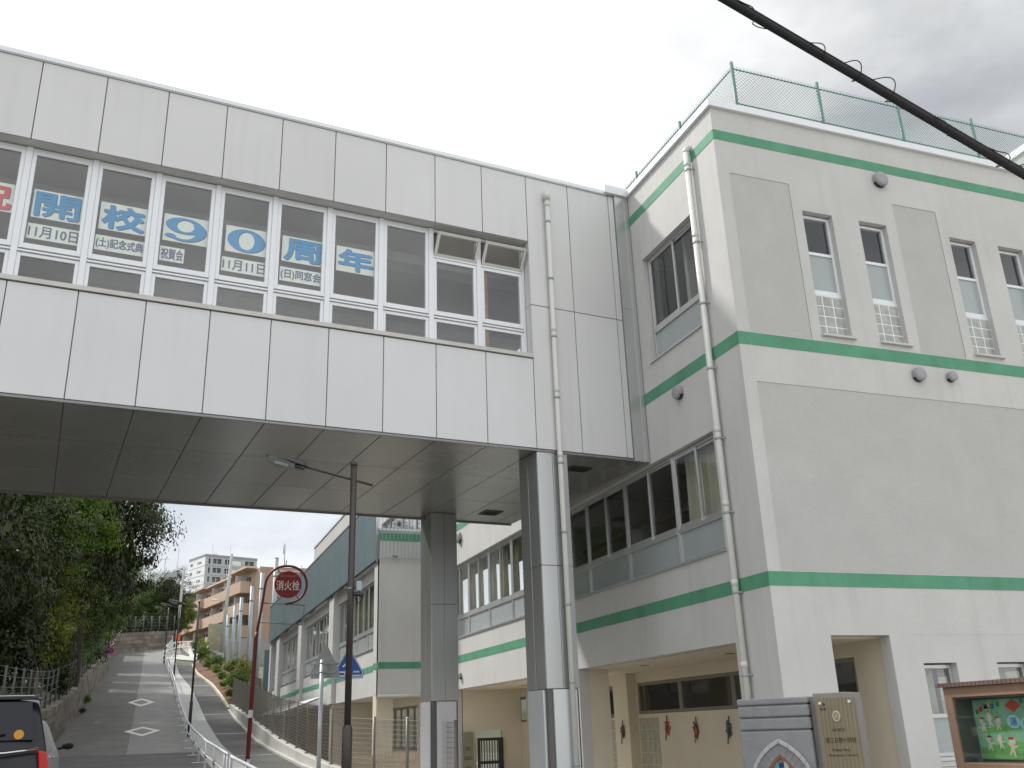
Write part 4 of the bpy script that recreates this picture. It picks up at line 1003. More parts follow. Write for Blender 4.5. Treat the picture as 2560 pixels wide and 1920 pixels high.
# outline of the arch is left open in the lowest course by stepping it forward of the glass
ob = mb.build('stone_block', STONE, o, bevel=.012)
mb = MB(); gbox(mb, .015, .585, .06, 1.70, -.44, -.015); mb.build('groove', JOINT, o)
mb = MB(); gbox(mb, .635, .90, .05, 1.742, -.45, -.03); gbox(mb, .60, .634, .05, 1.70, -.43, -.05); mb.build('side_block', CAPSTONE, o, bevel=.006)
def arch(c, apex, hw, depth, n=10):
    """pointed arch outline from lower left over the apex to lower right"""
    R = (hw*hw+depth*depth)/(2*hw)*1.0
    L = []
    for i in range(n+1):
        t = i/n; z = apex-depth*(1-t); x = -(sqrt(max(0, R*R-(depth*t)**2))-(R-hw)); L.append((c+x, z))
    return L+[(2*c-x, z) for x, z in L[-2::-1]]
def archband(mb, a, b, n0, n1):
    for i in range(len(a)-1):
        pts = [a[i], a[i+1], b[i+1], b[i]]
        mb.prism(pts, GP(0, 0, n0), GD, UP, GN*(n1-n0))
    
c = .325
mb = MB(); archband(mb, arch(c, 1.410, .285, .42), arch(c, 1.375, .262, .40), .002, .030); mb.build('arch_rim', mat('pale_stone_edge', (.40, .41, .41), .75, var=.06, vs=8), o, bevel=.006)
mb = MB(); archband(mb, arch(c, 1.385, .268, .41), arch(c, 1.315, .190, .34), .001, .014); archband(mb, arch(c, 1.325, .202, .35), arch(c, 1.290, .170, .32), .001, .026); mb.build('arch_moulding', STONE, o, bevel=.004)
glp = arch(c, 1.292, .171, .322)
GLC = [mat('stained_glass_blue', (.015, .16, .34), .15), mat('stained_glass_sky', (.10, .30, .38), .15), mat('stained_glass_white', (.45, .50, .47), .15), mat('stained_glass_orange', (.30, .10, .04), .2), mat('stained_glass_navy', (.015, .03, .10), .2)]
inn = arch(c, 1.270, .150, .30)
g_ = MB(); archband(g_, glp, inn, .0005, .018); w = g_.build('stained_glass', GLC[3], o)
rnd = random.Random(3)
for k in range(5):
    mb = MB()
    for q in range(14):
        t = q/14
        x0 = c-.14; zz = .97+.265*t
    mb = None
for i in range(7):
    for j in range(7):
        z0 = .972+j*.044; z1 = z0+.042; x0 = c-.14+i*.04; x1 = x0+.038
        xm = max(abs(x0+.019-c)-.0, 0); lim = .150*sqrt(max(0, 1-((z1-.97)/.30)**1.6))
        if xm > lim: continue
        mb = MB(); sk = .012*((i+j) % 3-1)
        mb.prism([(x0, z0), (x1, z0+sk*.5), (x1, z1), (x0, z1-sk*.5)], GP(0, 0, .0006), GD, UP, GN*.006); mb.build('glass_piece', GLC[(i*3+j*2+i*j) % 5], w)
o = thing('name_plate', 'ribbed bronze school name plate with an oval emblem fixed on the gate pillar', 'name plate', tuple(GP(.8, 1.0, .02)))
BRZ = mat('bronze_plate', (.235, .20, .135), .42, metal=.45, var=.05, vs=5)
mb = MB()
for i in range(20):
    s = .672+i*.0148; gbox(mb, s, s+.0142, .98, 1.700, -.028, .030+.003*(i % 2))
mb.build('plate', BRZ, o)
mb = MB()
for s, z in ((.70, 1.655), (.93, 1.660), (.70, 1.02), (.93, 1.03)): gbox(mb, s, s+.018, z, z+.018, .030, .048)
mb.build('bolt', ALU, o)
mb = MB()
for s, z in ((.735, 1.655), (.712, 1.620), (.738, 1.620)): mb.prism(circ(.009, 12, s, z), GP(0, 0, .030), GD, UP, GN*.008)
mb.build('dot', mat('maroon_dot', (.06, .012, .015), .5), o)
mb = MB(); mb.prism(ell(.825, 1.565, .031, .040, 24), GP(0, 0, .030), GD, UP, GN*.014); e = mb.build('emblem', mat('emblem_gold', (.50, .47, .33), .35, metal=.3), o)
mb = MB(); mb.ring(ell(.825, 1.565, .022, .028, 20), ell(.825, 1.565, .018, .023, 20), GP(0, 0, .0442), GD, UP, GN*.003); mb.ring(ell(.825, 1.570, .012, .015, 16), ell(.825, 1.570, .008, .010, 16), GP(0, 0, .0442), GD, UP, GN*.003)
mb.prism([(.815, 1.555), (.825, 1.540), (.835, 1.555), (.825, 1.550)], GP(0, 0, .0442), GD, UP, GN*.003); mb.build('emblem_relief', mat('emblem_shade', (.22, .19, .11), .4, metal=.3), e)
BRN = mat('engraved_brown', (.06, .03, .018), .7)
mb = MB()
for s, s0, w_, z, h in (('品川区立', .775, .10, 1.452, .026), ('第三日野小学校', .712, .236, 1.368, .042), ('Daisan Hino', .755, .14, 1.310, .019), ('Elementary School', .722, .215, 1.268, .022)):
    text_bm(mb, s, GP(s0, z, .0336), GD, UP, w_, h, GN*.0012, .006)
mb.build('lettering', BRN, o)
# noticeboard standing along the pavement
nb = thing('notice_board', 'glazed school notice board with a green sports day poster in a brown frame', 'notice board', (6.55, 5.7, .06))
NBF = mat('board_frame_brown', (.26, .165, .115), .5, var=.06, vs=9); NBI = mat('board_lining', (.10, .115, .10), .7)
NP = lambda u, v, w: (6.5+w, 6.76-u, v)        # u to the right as seen from the road
mb = MB(); rect_frame(mb, NP, 0, 2.0, 1.08, 1.765, -.02, .20, .085, .085); mb.build('frame', NBF, nb, bevel=.006)
mb = MB()
for i in range(46): pbox(mb, NP, -.03+i*.0448, -.03+(i+1)*.0448-.006, 1.766, 1.80, -.06, .24)
mb.build('roof_strip', mat('board_roof_brown', (.135, .085, .075), .55), nb)
mb = MB(); pbox(mb, NP, .08, 1.92, 1.16, 1.69, .16, .18); mb.build('back_panel', NBI, nb)
mb = MB(); pbox(mb, NP, .086, .10, 1.165, 1.68, .0, .159); pbox(mb, NP, .1, 1.9, 1.668, 1.679, .0, .159); mb.build('lining', NBI, nb)
mb = MB(); pbox(mb, NP, .086, 1.914, 1.166, 1.679, -.006, -.001); mb.build('glass', GLASSC, nb)
mb = MB(); pbox(mb, NP, .02, .11, .06, 1.079, .03, .14); pbox(mb, NP, 1.88, 1.97, .06, 1.079, .03, .14); mb.build('post', NBF, nb)
mb = MB(); pbox(mb, NP, .13, 1.88, 1.185, 1.655, .150, .156); po = mb.build('poster', mat('poster_green', (.21, .44, .28), .7, var=.20, vs=5), None, loc=(6.65, 5.8, 1.2))
tag(po, 'green sports day poster with paper children and flags inside the notice board', 'poster')
def cut(pts, m, nm, dz=.149):
    mb = MB(); mb.prism(pts, NP(0, 0, dz), (0, -1, 0), (0, 0, 1), (-.002, 0, 0)); return mb.build(nm, m, po)
CW = mat('cutout_cream', (.62, .58, .47), .8, var=.08, vs=30); CR = mat('cutout_red', (.50, .03, .03), .8); CB = mat('cutout_blue', (.02, .14, .38), .8); CY = mat('cutout_yellow', (.60, .42, .05), .8)
CG = mat('cutout_dark_green', (.03, .20, .08), .8); CLB = mat('cutout_pale_blue', (.33, .60, .66), .8); CM = mat('cutout_maroon', (.26, .03, .08), .8); CGR = mat('poster_meadow', (.14, .38, .10), .8, var=.2, vs=12)
cut([(.14, 1.19), (1.87, 1.19), (1.87, 1.26), (1.4, 1.31), (.9, 1.26), (.5, 1.33), (.14, 1.27)], CGR, 'meadow', .1495)
cut([(.14, 1.42), (.7, 1.47), (1.3, 1.43), (1.87, 1.47), (1.87, 1.41), (1.2, 1.38), (.6, 1.42), (.14, 1.38)], CGR, 'meadow', .1495)
for i, (u, v) in enumerate([(.17, 1.56), (.21, 1.58), (.27, 1.585), (.30, 1.615), (.27, 1.60), (.34, 1.60), (.40, 1.615), (.64, 1.63), (.70, 1.635), (.76, 1.64), (.98, 1.63), (1.05, 1.62), (1.12, 1.60), (1.3, 1.62), (1.4, 1.63)]):
    cut([(u-.017, v-.02), (u+.017, v-.017), (u+.017, v+.02), (u-.017, v+.017)], [CG, CR, CY, CY, CB, CB, CG][i % 7], 'flag', .1488)
cut([(.47, 1.60), (.55, 1.545), (.63, 1.60), (.55, 1.65)], CR, 'flag', .1487)
for u, v, ch in ((.53, 1.475, '運'), (.66, 1.452, '動'), (.80, 1.478, '会')):
    e = cut(ell(u, v, .068, .052, 22), CLB, 'bubble', .1484)
    mb = MB(); text_bm(mb, ch, Vector(NP(u-.038, v-.032, .1455)), Vector((0, -1, 0)), UP, .076, .064, (0, 0, 0), .014); mb.build('lettering', CB, e)
rnd = random.Random(11)
for i, (u, v, s) in enumerate([(.21, 1.45, .055), (.29, 1.48, .06), (.37, 1.455, .055), (.25, 1.30, .06), (.36, 1.31, .055), (.47, 1.27, .075), (.66, 1.33, .07), (.72, 1.26, .06), (.98, 1.45, .06), (1.05, 1.30, .07), (1.2, 1.42, .06), (1.3, 1.29, .07), (1.5, 1.44, .06), (1.6, 1.3, .07)]):
    r_ = rnd.uniform(-.25, .25); up = rnd.uniform(.1, .6)
    base = [(-.28, .45), (-.85, .45+up), (-.90, .28+up), (-.30, .12), (-.34, -.25), (-.55, -.95), (-.30, -1.0), (0, -.4), (.30, -1.0), (.55, -.92), (.34, -.25), (.30, .12), (.90, .62-up), (.82, .80-up), (.28, .45)]
    q = [(u+s*.8*(x*cos(r_)-y*sin(r_)), v+s*.8*(x*sin(r_)+y*cos(r_))) for x, y in base]
    e = cut(q, CW, 'paper_child', .1482)
    mb = MB(); mb.prism(ell(u+.01*((i % 3)-1), v+s*.72, s*.46, s*.42, 14), NP(0, 0, .1462), (0, -1, 0), UP, (-.002, 0, 0)); mb.build('head', CW, e)
    mb = MB(); mb.prism([(u-s*.42, v+s*.92), (u+s*.44, v+s*.92), (u+s*.28, v+s*1.17), (u-s*.22, v+s*1.17)], NP(0, 0, .1442), (0, -1, 0), UP, (-.0015, 0, 0)); mb.build('cap', (CM, CW, CR)[i % 3], e)

# ------------------------------------------------------------------ parked vehicles
CHROME = mat('chrome', (.6, .6, .62), .15, metal=1.0); TYRE = mat('tyre', (.02, .02, .02), .9); LENS = mat('red_lens', (.55, .012, .015), .18, var=.25, vs=60)
def car(label, cx, y0, z0, prof, hwf, paint, glass, lampq, cat, extra):
    o = thing('parked_car', label, cat, (cx, y0+2.2, z0), 'cars parked by the stone wall')
    mb = MB(); n = len(prof)
    def sec(k, s):
        y, z = prof[k]; h = hwf(z, y); return (cx+s*h, y0+y, z0+z)
    cols = [-1, -.97, -.88, -.5, 0, .5, .88, .97, 1]
    ids = [[mb.p(*(lambda q: (cx+(q[0]-cx), q[1]+(.06*abs(c)**4 if prof[k][0] < 1 else -.1*abs(c)**4), q[2]-(.05*abs(c)**6 if prof[k][1] > 1.3 else 0)))(sec(k, c))) for c in cols] for k in range(n)]
    for k in range(n):
        j = (k+1) % n
        for i in range(len(cols)-1): mb.f.append([ids[k][i], ids[k][i+1], ids[j][i+1], ids[j][i]]); mb.sm.append(True)
    mb.f.append([r[0] for r in ids]); mb.sm.append(False); mb.f.append([r[-1] for r in ids][::-1]); mb.sm.append(False)
    body = mb.build('body', paint, o); sb = body.modifiers.new('smooth', 'SUBSURF'); sb.levels = 2; sb.render_levels = 2
    for y in (.85, 3.55):
        for s in (-1, 1):
            X = cx+s*(hwf(.3, 1)-.10)
            mb = MB(); mb.tube([(X-s*.09, y0+y, z0+.31), (X+s*.11, y0+y, z0+.31)], .31, 22); w = mb.build('wheel', TYRE, o, bevel=.02)
            mb = MB(); mb.tube([(X+s*.10, y0+y, z0+.31), (X+s*.117, y0+y, z0+.31)], .20, 18); mb.build('rim', ALU2, w)
    extra(o, body)
    return o
VAN = mat('black_car_paint', (.012, .013, .018), .25, var=.03, coat=.15, spec=.3); SILV = mat('silver_car_paint', (.55, .56, .57), .28, metal=.35, var=.02, coat=.5)
DGL = mat('dark_car_glass', (.012, .013, .018), .08, spec=.35)
def van_extra(o, body):
    cx, y0, z0 = -1.98, 15.0, .28
    R = lambda x, z, d: (cx+x, y0+d+(.045 if z < 1.2 else .10+(z-1.2)*.36), z0+z)
    mb = MB(); q = [(-.62, 1.36), (.62, 1.36), (.55, 1.86), (-.55, 1.86)]
    for a in (0,): mb.face([R(x, z, -.10) for x, z in q])
    for (x, z), (x2, z2) in zip(q, q[1:]+q[:1]): mb.face([R(x, z, -.10), R(x2, z2, -.10), R(x2, z2, .05), R(x, z, .05)])
    g1 = mb.build('rear_window', DGL, o, bevel=.02)
    mb = MB(); mb.prism(circ(.062, 20), R(.44, 1.43, -.112), (1, 0, 0), (0, .3, 1), (0, .006, 0)); mb.build('round_sticker', mat('orange_sticker', (.55, .25, .01), .5), g1)
    mb = MB(); mb.tube([R(-.4, 1.38, -.125), R(.28, 1.44, -.13)], .012, 6); mb.build('wiper', DARK, g1)
    for s in (-1, 1):
        mb = MB(); pts = [(.70, 1.22), (.80, 1.20), (.865, .95), (.875, .58), (.77, .58), (.74, .95)]
        mb.prism([(s*x, z) for x, z in pts], (cx, y0-.045, z0), (1, 0, 0), (0, 0, 1), (0, .14, 0)); l = mb.build('tail_lamp', LENS, o, bevel=.015)
        mb = MB(); mb.box(cx+s*.855-.012, cx+s*.855+.012, y0-.055, y0-.03, z0+.7, z0+.85); mb.build('reflector', mat('orange_lens', (.6, .12, .02), .2), l)
    mb = MB(); mb.tube([(cx-.72, y0-.03, z0+1.18), (cx-.3, y0-.07, z0+1.20), (cx+.3, y0-.07, z0+1.20), (cx+.70, y0-.02, z0+1.24)], .022, 8); mb.build('tailgate_trim', CHROME, o)
    mb = MB(); mb.box(cx-.60, cx+.60, y0+.24, y0+.44, z0+1.905, z0+1.945); mb.box(cx-.62, cx+.62, y0+.20, y0+.24, z0+1.88, z0+1.93); mb.build('spoiler', VAN, o, bevel=.012)
    mb = MB(); mb.tube([(cx-.63, y0+.215, z0+1.935), (cx+.55, y0+.215, z0+1.935), (cx+.66, y0+.26, z0+1.90)], .010, 6); mb.build('roof_trim', ALU2, o)
    mb = MB(); mb.box(cx-.80, cx+.80, y0-.12, y0+.1, z0+.32, z0+.62); mb.build('bumper', VAN, o, bevel=.05)
    mb = MB(); mb.box(cx-.165, cx+.165, y0-.075, y0-.05, z0+.86, z0+1.02); mb.build('number_plate', WHITEP, o)
    mb = MB()
    for a, b in ((.5, 1.6), (1.7, 2.75)): mb.prism([(a, 1.30), (b, 1.30), (b, 1.78), (a+.1, 1.78)], (cx+.80, y0, z0), (0, 1, 0), (-.20, 0, 1), (.02, 0, 0))
    mb.build('side_window', DGL, o)
VANO = car('black minivan seen from behind with a round orange sticker in its rear window', -1.98, 15.0, .28,
    [(.10, .28), (-.02, .34), (-.03, .62), (0, 1.0), (.05, 1.22), (.20, 1.72), (.32, 1.91), (.7, 1.955), (2.6, 1.94), (3.1, 1.86), (3.75, 1.22), (4.35, 1.05), (4.52, .8), (4.55, .34), (4.4, .28)],
    lambda z, y: .855 if z < 1.1 else .855-.20*(z-1.1)/.8, VAN, DGL, None, 'minivan', van_extra)
VANO.rotation_euler = (0, 0, rad(5)); VANO.location = (VANO.location.x-.188, VANO.location.y-.083, VANO.location.z)
def silver_extra(o, body):
    cx, y0, z0 = -2.42, 20.4, .46
    mb = MB(); mb.prism([(-.55, 1.0), (.55, 1.0), (.48, 1.40), (-.48, 1.40)], (cx, y0+.02, z0), (1, 0, 0), (0, .28, 1), (0, .03, 0)); mb.build('rear_window', DGL, o)
    mb = MB(); mb.prism([(.35, 1.02), (1.55, 1.02), (1.5, 1.40), (.62, 1.42)], (cx+.825, y0, z0), (0, 1, 0), (-.20, 0, 1), (.012, 0, 0)); mb.prism([(1.62, 1.02), (2.75, 1.02), (2.25, 1.40), (1.6, 1.40)], (cx+.825, y0, z0), (0, 1, 0), (-.20, 0, 1), (.012, 0, 0)); mb.build('side_window', DGL, o)
    for s in (-1, 1): mb = MB(); mb.prism([(s*.62, .78), (s*.80, .80), (s*.83, .98), (s*.66, 1.0)], (cx, y0-.03, z0), (1, 0, 0), (0, 0, 1), (0, .14, 0)); mb.build('tail_lamp', LENS, o, bevel=.012)
    mb = MB(); mb.box(cx-.78, cx+.78, y0-.10, y0+.1, z0+.30, z0+.60); mb.build('bumper', SILV, o, bevel=.05)
    mb = MB(); mb.box(cx-.165, cx+.165, y0-.075, y0-.045, z0+.66, z0+.82); mb.build('number_plate', WHITEP, o)
    for s in (1, -1): mb = MB(); mb.tube([(cx+s*.82, y0+2.72, z0+1.03), (cx+s*.95, y0+2.70, z0+1.06)], .03, 6); mb.ball((cx+s*1.0, y0+2.70, z0+1.08), .12, .06, .075, 10, 6); mb.build('wing_mirror', BLACKR, o)
    mb = MB()
    for y in (1.1, 2.1): mb.box(cx+.79, cx+.825, y0+y, y0+y+.16, z0+.88, z0+.905)
    mb.build('door_handle', CHROME, o)
car('silver car parked just in front of the black minivan, with a black wing mirror', -2.42, 20.4, .46,
    [(.15, .25), (0, .32), (-.03, .6), (.02, .95), (.10, 1.05), (.35, 1.48), (.8, 1.61), (2.0, 1.61), (2.4, 1.52), (3.1, 1.0), (3.9, .88), (4.1, .66), (4.12, .34), (4.0, .25)],
    lambda z, y: .81 if z < .98 else .81-.19*(z-.98)/.6, SILV, DGL, None, 'car', silver_extra)

# ------------------------------------------------------------------ stone walls and fences on the left
STONEW = mat('wall_stone', (.155, .132, .108), .95, var=.16, vs=3.5, bump=.4, bs=18, island=.30)
STONED = mat('wall_mortar', (.055, .05, .04), 1)
def stonewall(name, label, A, Bp, zf, h, courses, length, step=1.0):
    A, Bp = Vector((*A, 0)), Vector((*Bp, 0)); L = (Bp-A).length; u = (Bp-A)/L; n = Vector((u.y, -u.x, 0))
    mb = MB(); rnd = random.Random(5); ch = h/courses
    for c in range(courses):
        s = -rnd.random()*length
        while s < L:
            l = length*(.75+.5*rnd.random()); a, b = max(0, s), min(L, s+l-.025); s += l
            if b-a < .08: continue
            d = .02+.03*rnd.random()
            z = lambda q: zf((A+u*q).x, (A+u*q).y)
            c0, c1 = c*ch+.012, (c+1)*ch-.012
            p = [A+u*a+n*d+Vector((0, 0, z(a)+c0)), A+u*b+n*d+Vector((0, 0, z(b)+c0)), A+u*b+n*d+Vector((0, 0, z(b)+c1)), A+u*a+n*d+Vector((0, 0, z(a)+c1))]
            q = [v-n*(.25 if c < courses-1 else .4) for v in p]
            ii = [mb.p(*v) for v in p+q]
            for f in ((0, 1, 2, 3), (1, 5, 6, 2), (4, 0, 3, 7), (3, 2, 6, 7), (0, 4, 5, 1)): mb.f.append([ii[k] for k in f]); mb.sm.append(False)
    o = mb.build(name, STONEW); tag(o, label, 'wall')
    mb = MB(); k = int(L/2)+1
    for i in range(k):
        a, b = L*i/k, L*(i+1)/k; za, zb = zf((A+u*a).x, (A+u*a).y), zf((A+u*b).x, (A+u*b).y)
        pa, pb = A+u*a, A+u*b
        mb.face([pa+Vector((0, 0, za-.3)), pb+Vector((0, 0, zb-.3)), pb+Vector((0, 0, zb+h-.03)), pa+Vector((0, 0, za+h-.03))])
        mb.face([pa+Vector((0, 0, za+h-.03)), pb+Vector((0, 0, zb+h-.03)), pb-n*.5+Vector((0, 0, zb+h-.03)), pa-n*.5+Vector((0, 0, za+h-.03))])
    m = mb.build('mortar', STONED, o); return o
stonewall('stone_wall', 'long low stone block wall along the left edge of the road', (-3.16, 26), (-3.22, 107), lambda x, y: g(y), 1.48, 5, 1.15)
stonewall('stone_wall', 'stone block wall facing down the road at the top of the slope', (-3.25, 107.2), (2.5, 115.2), lambda x, y: g(107.2)+.0+(x+3.25)*.19, 2.0, 5, .8)
SHADEDPOST = mat('shaded_concrete_post', (.10, .108, .102), .7, var=.10, vs=5)  # pale posts darkened: the shade of the trees is put into this colour
def postfence(label, pts, h, m, r=.045):
    o = thing('wire_fence', label, 'fence', pts[0], 'pale post and wire fences on the stone walls')
    for p in pts: mb = MB(); mb.tube([p, (p[0], p[1], p[2]+h)], r, 6); mb.build('post', m, o)
    mb = MB()
    for f in (.2, .4, .6, .8, .97): mb.tube([(p[0], p[1], p[2]+h*f) for p in pts], .004, 4)
    mb.build('wire', GALV, o)
postfence('fence of thin pale posts and wires on top of the long stone wall', [(-3.42, 26.4+2.0*i, g(26.4+2.0*i)+1.46) for i in range(41)], 1.35, SHADEDPOST, .034)
postfence('fence of pale posts on top of the stone wall at the end of the road', [(-3.2+5.6*i/7, 107.6+7.8*i/7, g(107.2)+.19*5.6*i/7+1.98) for i in range(8)], 1.7, SHADEDPOST, .07)

# ------------------------------------------------------------------ trees
def leafmat(name, col, trans=.25):
    m = bpy.data.materials.new(name); m.use_nodes = True; t = m.node_tree; p = t.nodes['Principled BSDF']; out = t.nodes['Material Output']
    geo = t.nodes.new('ShaderNodeNewGeometry'); oi = t.nodes.new('ShaderNodeObjectInfo')
    cr = t.nodes.new('ShaderNodeValToRGB'); e = cr.color_ramp.elements
    e[0].position = 0; e[0].color = (col[0]*.45, col[1]*.5, col[2]*.5, 1); e[1].position = 1; e[1].color = (col[0]*1.7, col[1]*1.5, col[2]*1.2, 1)
    t.links.new(geo.outputs['Random Per Island'], cr.inputs[0])
    nz_ = t.nodes.new('ShaderNodeTexNoise'); nz_.inputs['Scale'].default_value = .55; t.links.new(geo.outputs['Position'], nz_.inputs[0])
    mr_ = t.nodes.new('ShaderNodeMapRange'); mr_.inputs[1].default_value = .3; mr_.inputs[2].default_value = .7; mr_.inputs[3].default_value = .55; mr_.inputs[4].default_value = 1.5; t.links.new(nz_.outputs[0], mr_.inputs[0])
    sc = t.nodes.new('ShaderNodeVectorMath'); sc.operation = 'SCALE'; t.links.new(cr.outputs[0], sc.inputs[0]); t.links.new(mr_.outputs[0], sc.inputs['Scale'])
    t.links.new(sc.outputs[0], p.inputs['Base Color']); p.inputs['Roughness'].default_value = .5; p.inputs['Specular IOR Level'].default_value = .4
    tr = t.nodes.new('ShaderNodeBsdfTranslucent'); t.links.new(sc.outputs[0], tr.inputs[0])
    mx = t.nodes.new('ShaderNodeMixShader'); mx.inputs[0].default_value = trans; t.links.new(p.outputs[0], mx.inputs[1]); t.links.new(tr.outputs[0], mx.inputs[2]); t.links.new(mx.outputs[0], out.inputs[0])
    MATS[name] = m; return m
LEAFD = leafmat('dark_leaves', (.030, .047, .010)); LEAFM = leafmat('mid_leaves', (.066, .125, .017)); LEAFB = leafmat('bright_leaves', (.105, .19, .017), .35); LEAFY = leafmat('yellow_green_leaves', (.15, .19, .026), .35)
BARK = mat('bark', (.06, .045, .033), .95, var=.3, vs=9, bump=.6, bs=30)
def crown_mesh(name, seed, clumps, per, leaf, m, inner=2600, droop=.0, spread=.20):
    rnd = random.Random(seed); mb = MB()
    def leafq(c, s, nrm):
        t = Vector((rnd.gauss(0, 1), rnd.gauss(0, 1), rnd.gauss(0, .6))); a = t.cross(nrm)
        if a.length < 1e-3: return
        a.normalize(); b = nrm.cross(a).normalized(); l, w = s*(.8+.5*rnd.random()), s*(.5+.3*rnd.random())
        mb.face([c-a*l*.5, c+b*w*.5-a*l*.05, c+a*l*.55, c-b*w*.5-a*l*.05])
    for k in range(clumps):
        th = 2*pi*rnd.random(); cz = rnd.uniform(-.92, .98); rr = sqrt(1-cz*cz); R = rnd.uniform(.58, 1.0)*(1+.16*sin(3*th+seed)+.10*sin(5*cz*3+seed))
        c = Vector((R*rr*cos(th), R*rr*sin(th), R*cz)); cs = spread*(.55+.8*rnd.random()); od = c.normalized()
        for q in range(per):
            v = Vector((rnd.gauss(0, 1), rnd.gauss(0, 1), rnd.gauss(0, .55))); v = v.normalized()*(rnd.random()**.45)*cs
            nrm = (v.normalized()*.6+od*.5+Vector((rnd.gauss(0, .35), rnd.gauss(0, .35), .55+rnd.gauss(0, .3)))).normalized()
            leafq(c+v+Vector((0, 0, -droop*v.length)), leaf, nrm)
    for q in range(inner):
        v = Vector((rnd.gauss(0, 1), rnd.gauss(0, 1), rnd.gauss(0, 1))).normalized()*(.15+.60*rnd.random())
        leafq(v, leaf*2.6, Vector((rnd.gauss(0, 1), rnd.gauss(0, 1), rnd.gauss(0, 1))).normalized())
    o = mb.build(name, m); me = o.data; bpy.data.objects.remove(o); return me
CM1 = [crown_mesh('crown', s, 150, 210, .034, LEAFD, spread=.21) for s in (1, 2)]
CMW = crown_mesh('crown', 9, 130, 210, .033, LEAFD, spread=.19, inner=2200)
SH1 = [crown_mesh('foliage', s, 60, 55, .10, LEAFM, inner=250, spread=.26) for s in (5, 6)]
def trunkmesh(seed):
    rnd = random.Random(seed); mb = MB()
    mb.tube([(0, 0, -.6), (.04, .02, .3), (rnd.uniform(-.06, .06), rnd.uniform(-.06, .06), .62), (rnd.uniform(-.1, .1), rnd.uniform(-.1, .1), 1.0)], .055, 8, r2=.016)
    for k in range(7):
        a = k*2.4+rnd.random(); z0 = .35+.07*k; e = Vector((cos(a)*.34, sin(a)*.34, z0+.28))
        mb.tube([(0, 0, z0), (e.x*.45, e.y*.45, z0+.16), e], .022, 6, r2=.005)
    o = mb.build('trunk', BARK); me = o.data; bpy.data.objects.remove(o); return me
TRK = [trunkmesh(1), trunkmesh(2)]
def meshobj(name, me, parent, m=None, scale=(1, 1, 1), loc=(0, 0, 0), rz=0):
    o = bpy.data.objects.new(name, me); COL.objects.link(o); o.parent = parent; o.scale = scale; o.location = loc; o.rotation_euler = (0, 0, rz); LOC[o.name] = Vector((0, 0, 0))
    if m is not None: o.material_slots[0].link = 'OBJECT'; o.material_slots[0].material = m
    return o
def tree(label, x, y, R, z0, z1, m, proto, ry=None, group='trees behind the left stone wall'):
    zb = terrain(x, y); o = thing('tree', label, 'tree', (x, y, zb-.1), group)
    meshobj('trunk', TRK[proto % 2], o, None, (R*1.15, R*1.15, (z1-zb)*.85), (0, 0, 0), proto)
    meshobj('crown', (CM1+[CMW])[proto % 3], o, m, (R, ry or R, (z1-z0)/2), (0, 0, (z0+z1)/2-zb), proto*1.7)
    return o
T = [(-7.2, 33, 3.6, 3.4, 14.5, LEAFD, 0, 'dark broadleaf tree at the left edge, nearest behind the stone wall'),
     (-6.2, 40, 3.5, 3.0, 12.0, LEAFD, 1, 'dark low branched tree second along the stone wall'),
     (-7.8, 44, 4.2, 7.0, 18.0, LEAFM, 2, 'tall mid green tree rising behind the dark one at the left edge'),
     (-4.8, 47.5, 2.9, 8.6, 15.8, LEAFB, 0, 'bright green crowned tree just under the footbridge edge'),
     (-3.25, 54.5, 4.2, 7.4, 19.0, LEAFD, 2, 'tall dark tree whose ragged edge stands against the sky over the road'),
     (-5.4, 50, 2.6, 4.0, 10.2, LEAFY, 1, 'yellowish green glossy leaved tree halfway up the leafy bank'),
     (-4.9, 60, 3.2, 6.2, 14.0, LEAFM, 0, 'mid green tree overhanging the road below the dark ragged one'),
     (-4.6, 68, 4.0, 6.0, 17.5, LEAFD, 1, 'dark tree with a rounded crown farther up the stone wall'),
     (-4.6, 76, 2.7, 7.8, 14.0, LEAFB, 2, 'bright leaved tree overhanging the upper stone wall'),
     (-5.0, 85, 3.4, 8.5, 18.0, LEAFD, 0, 'dark tree near the top of the long stone wall'),
     (-4.6, 95, 3.0, 10.0, 18.5, LEAFM, 1, 'mid green tree by the two small round signs'),
     (-9.5, 55, 4.5, 8, 21, LEAFD, 0, 'tall dark tree in the second row behind the bank'),
     (-10, 70, 5, 9, 22, LEAFD, 1, 'tallest dark tree high on the bank'),
     (-8, 100, 5, 13, 24, LEAFD, 2, 'big dark tree behind the end of the stone wall'),
     (-1.8, 119, 3.0, 13.2, 19.0, LEAFM, 0, 'green tree behind the stone wall at the end of the road'),
     (1.2, 121, 3.2, 13.6, 21.0, LEAFD, 1, 'dark tree behind the far street lamps'),
     (3.2, 128, 2.4, 14.0, 19.6, LEAFY, 2, 'yellow green tree beside the tan apartment block'),
     (-4.6, 125, 4.0, 13.5, 24.0, LEAFB, 0, 'bright green tree left of the far dark one'),
     (.2, 126, 3.4, 14.0, 21.0, LEAFB, 2, 'light green tree below the small rooftop tank')]
T += [(-9.6, 25.5, 4.2, 3.5, 16, LEAFD, 2, 'dark tree left of the parked minivan')]
for x, y, R, z0, z1, m, pr, lab in T: tree(lab, x, y, R, z0, z1, m, pr)
def shrub(label, x, y, r, h, m, proto, group, z=None):
    zb = terrain(x, y) if z is None else z; o = thing('shrub', label, 'shrub', (x, y, zb), group)
    meshobj('foliage', SH1[proto % 2], o, m, (r*.78, r*.78, h*.38), (0, 0, h*.48), proto*1.3)
rnd = random.Random(8); bedz = lambda x, y: g(y)+.10+(x-4.3)*.36
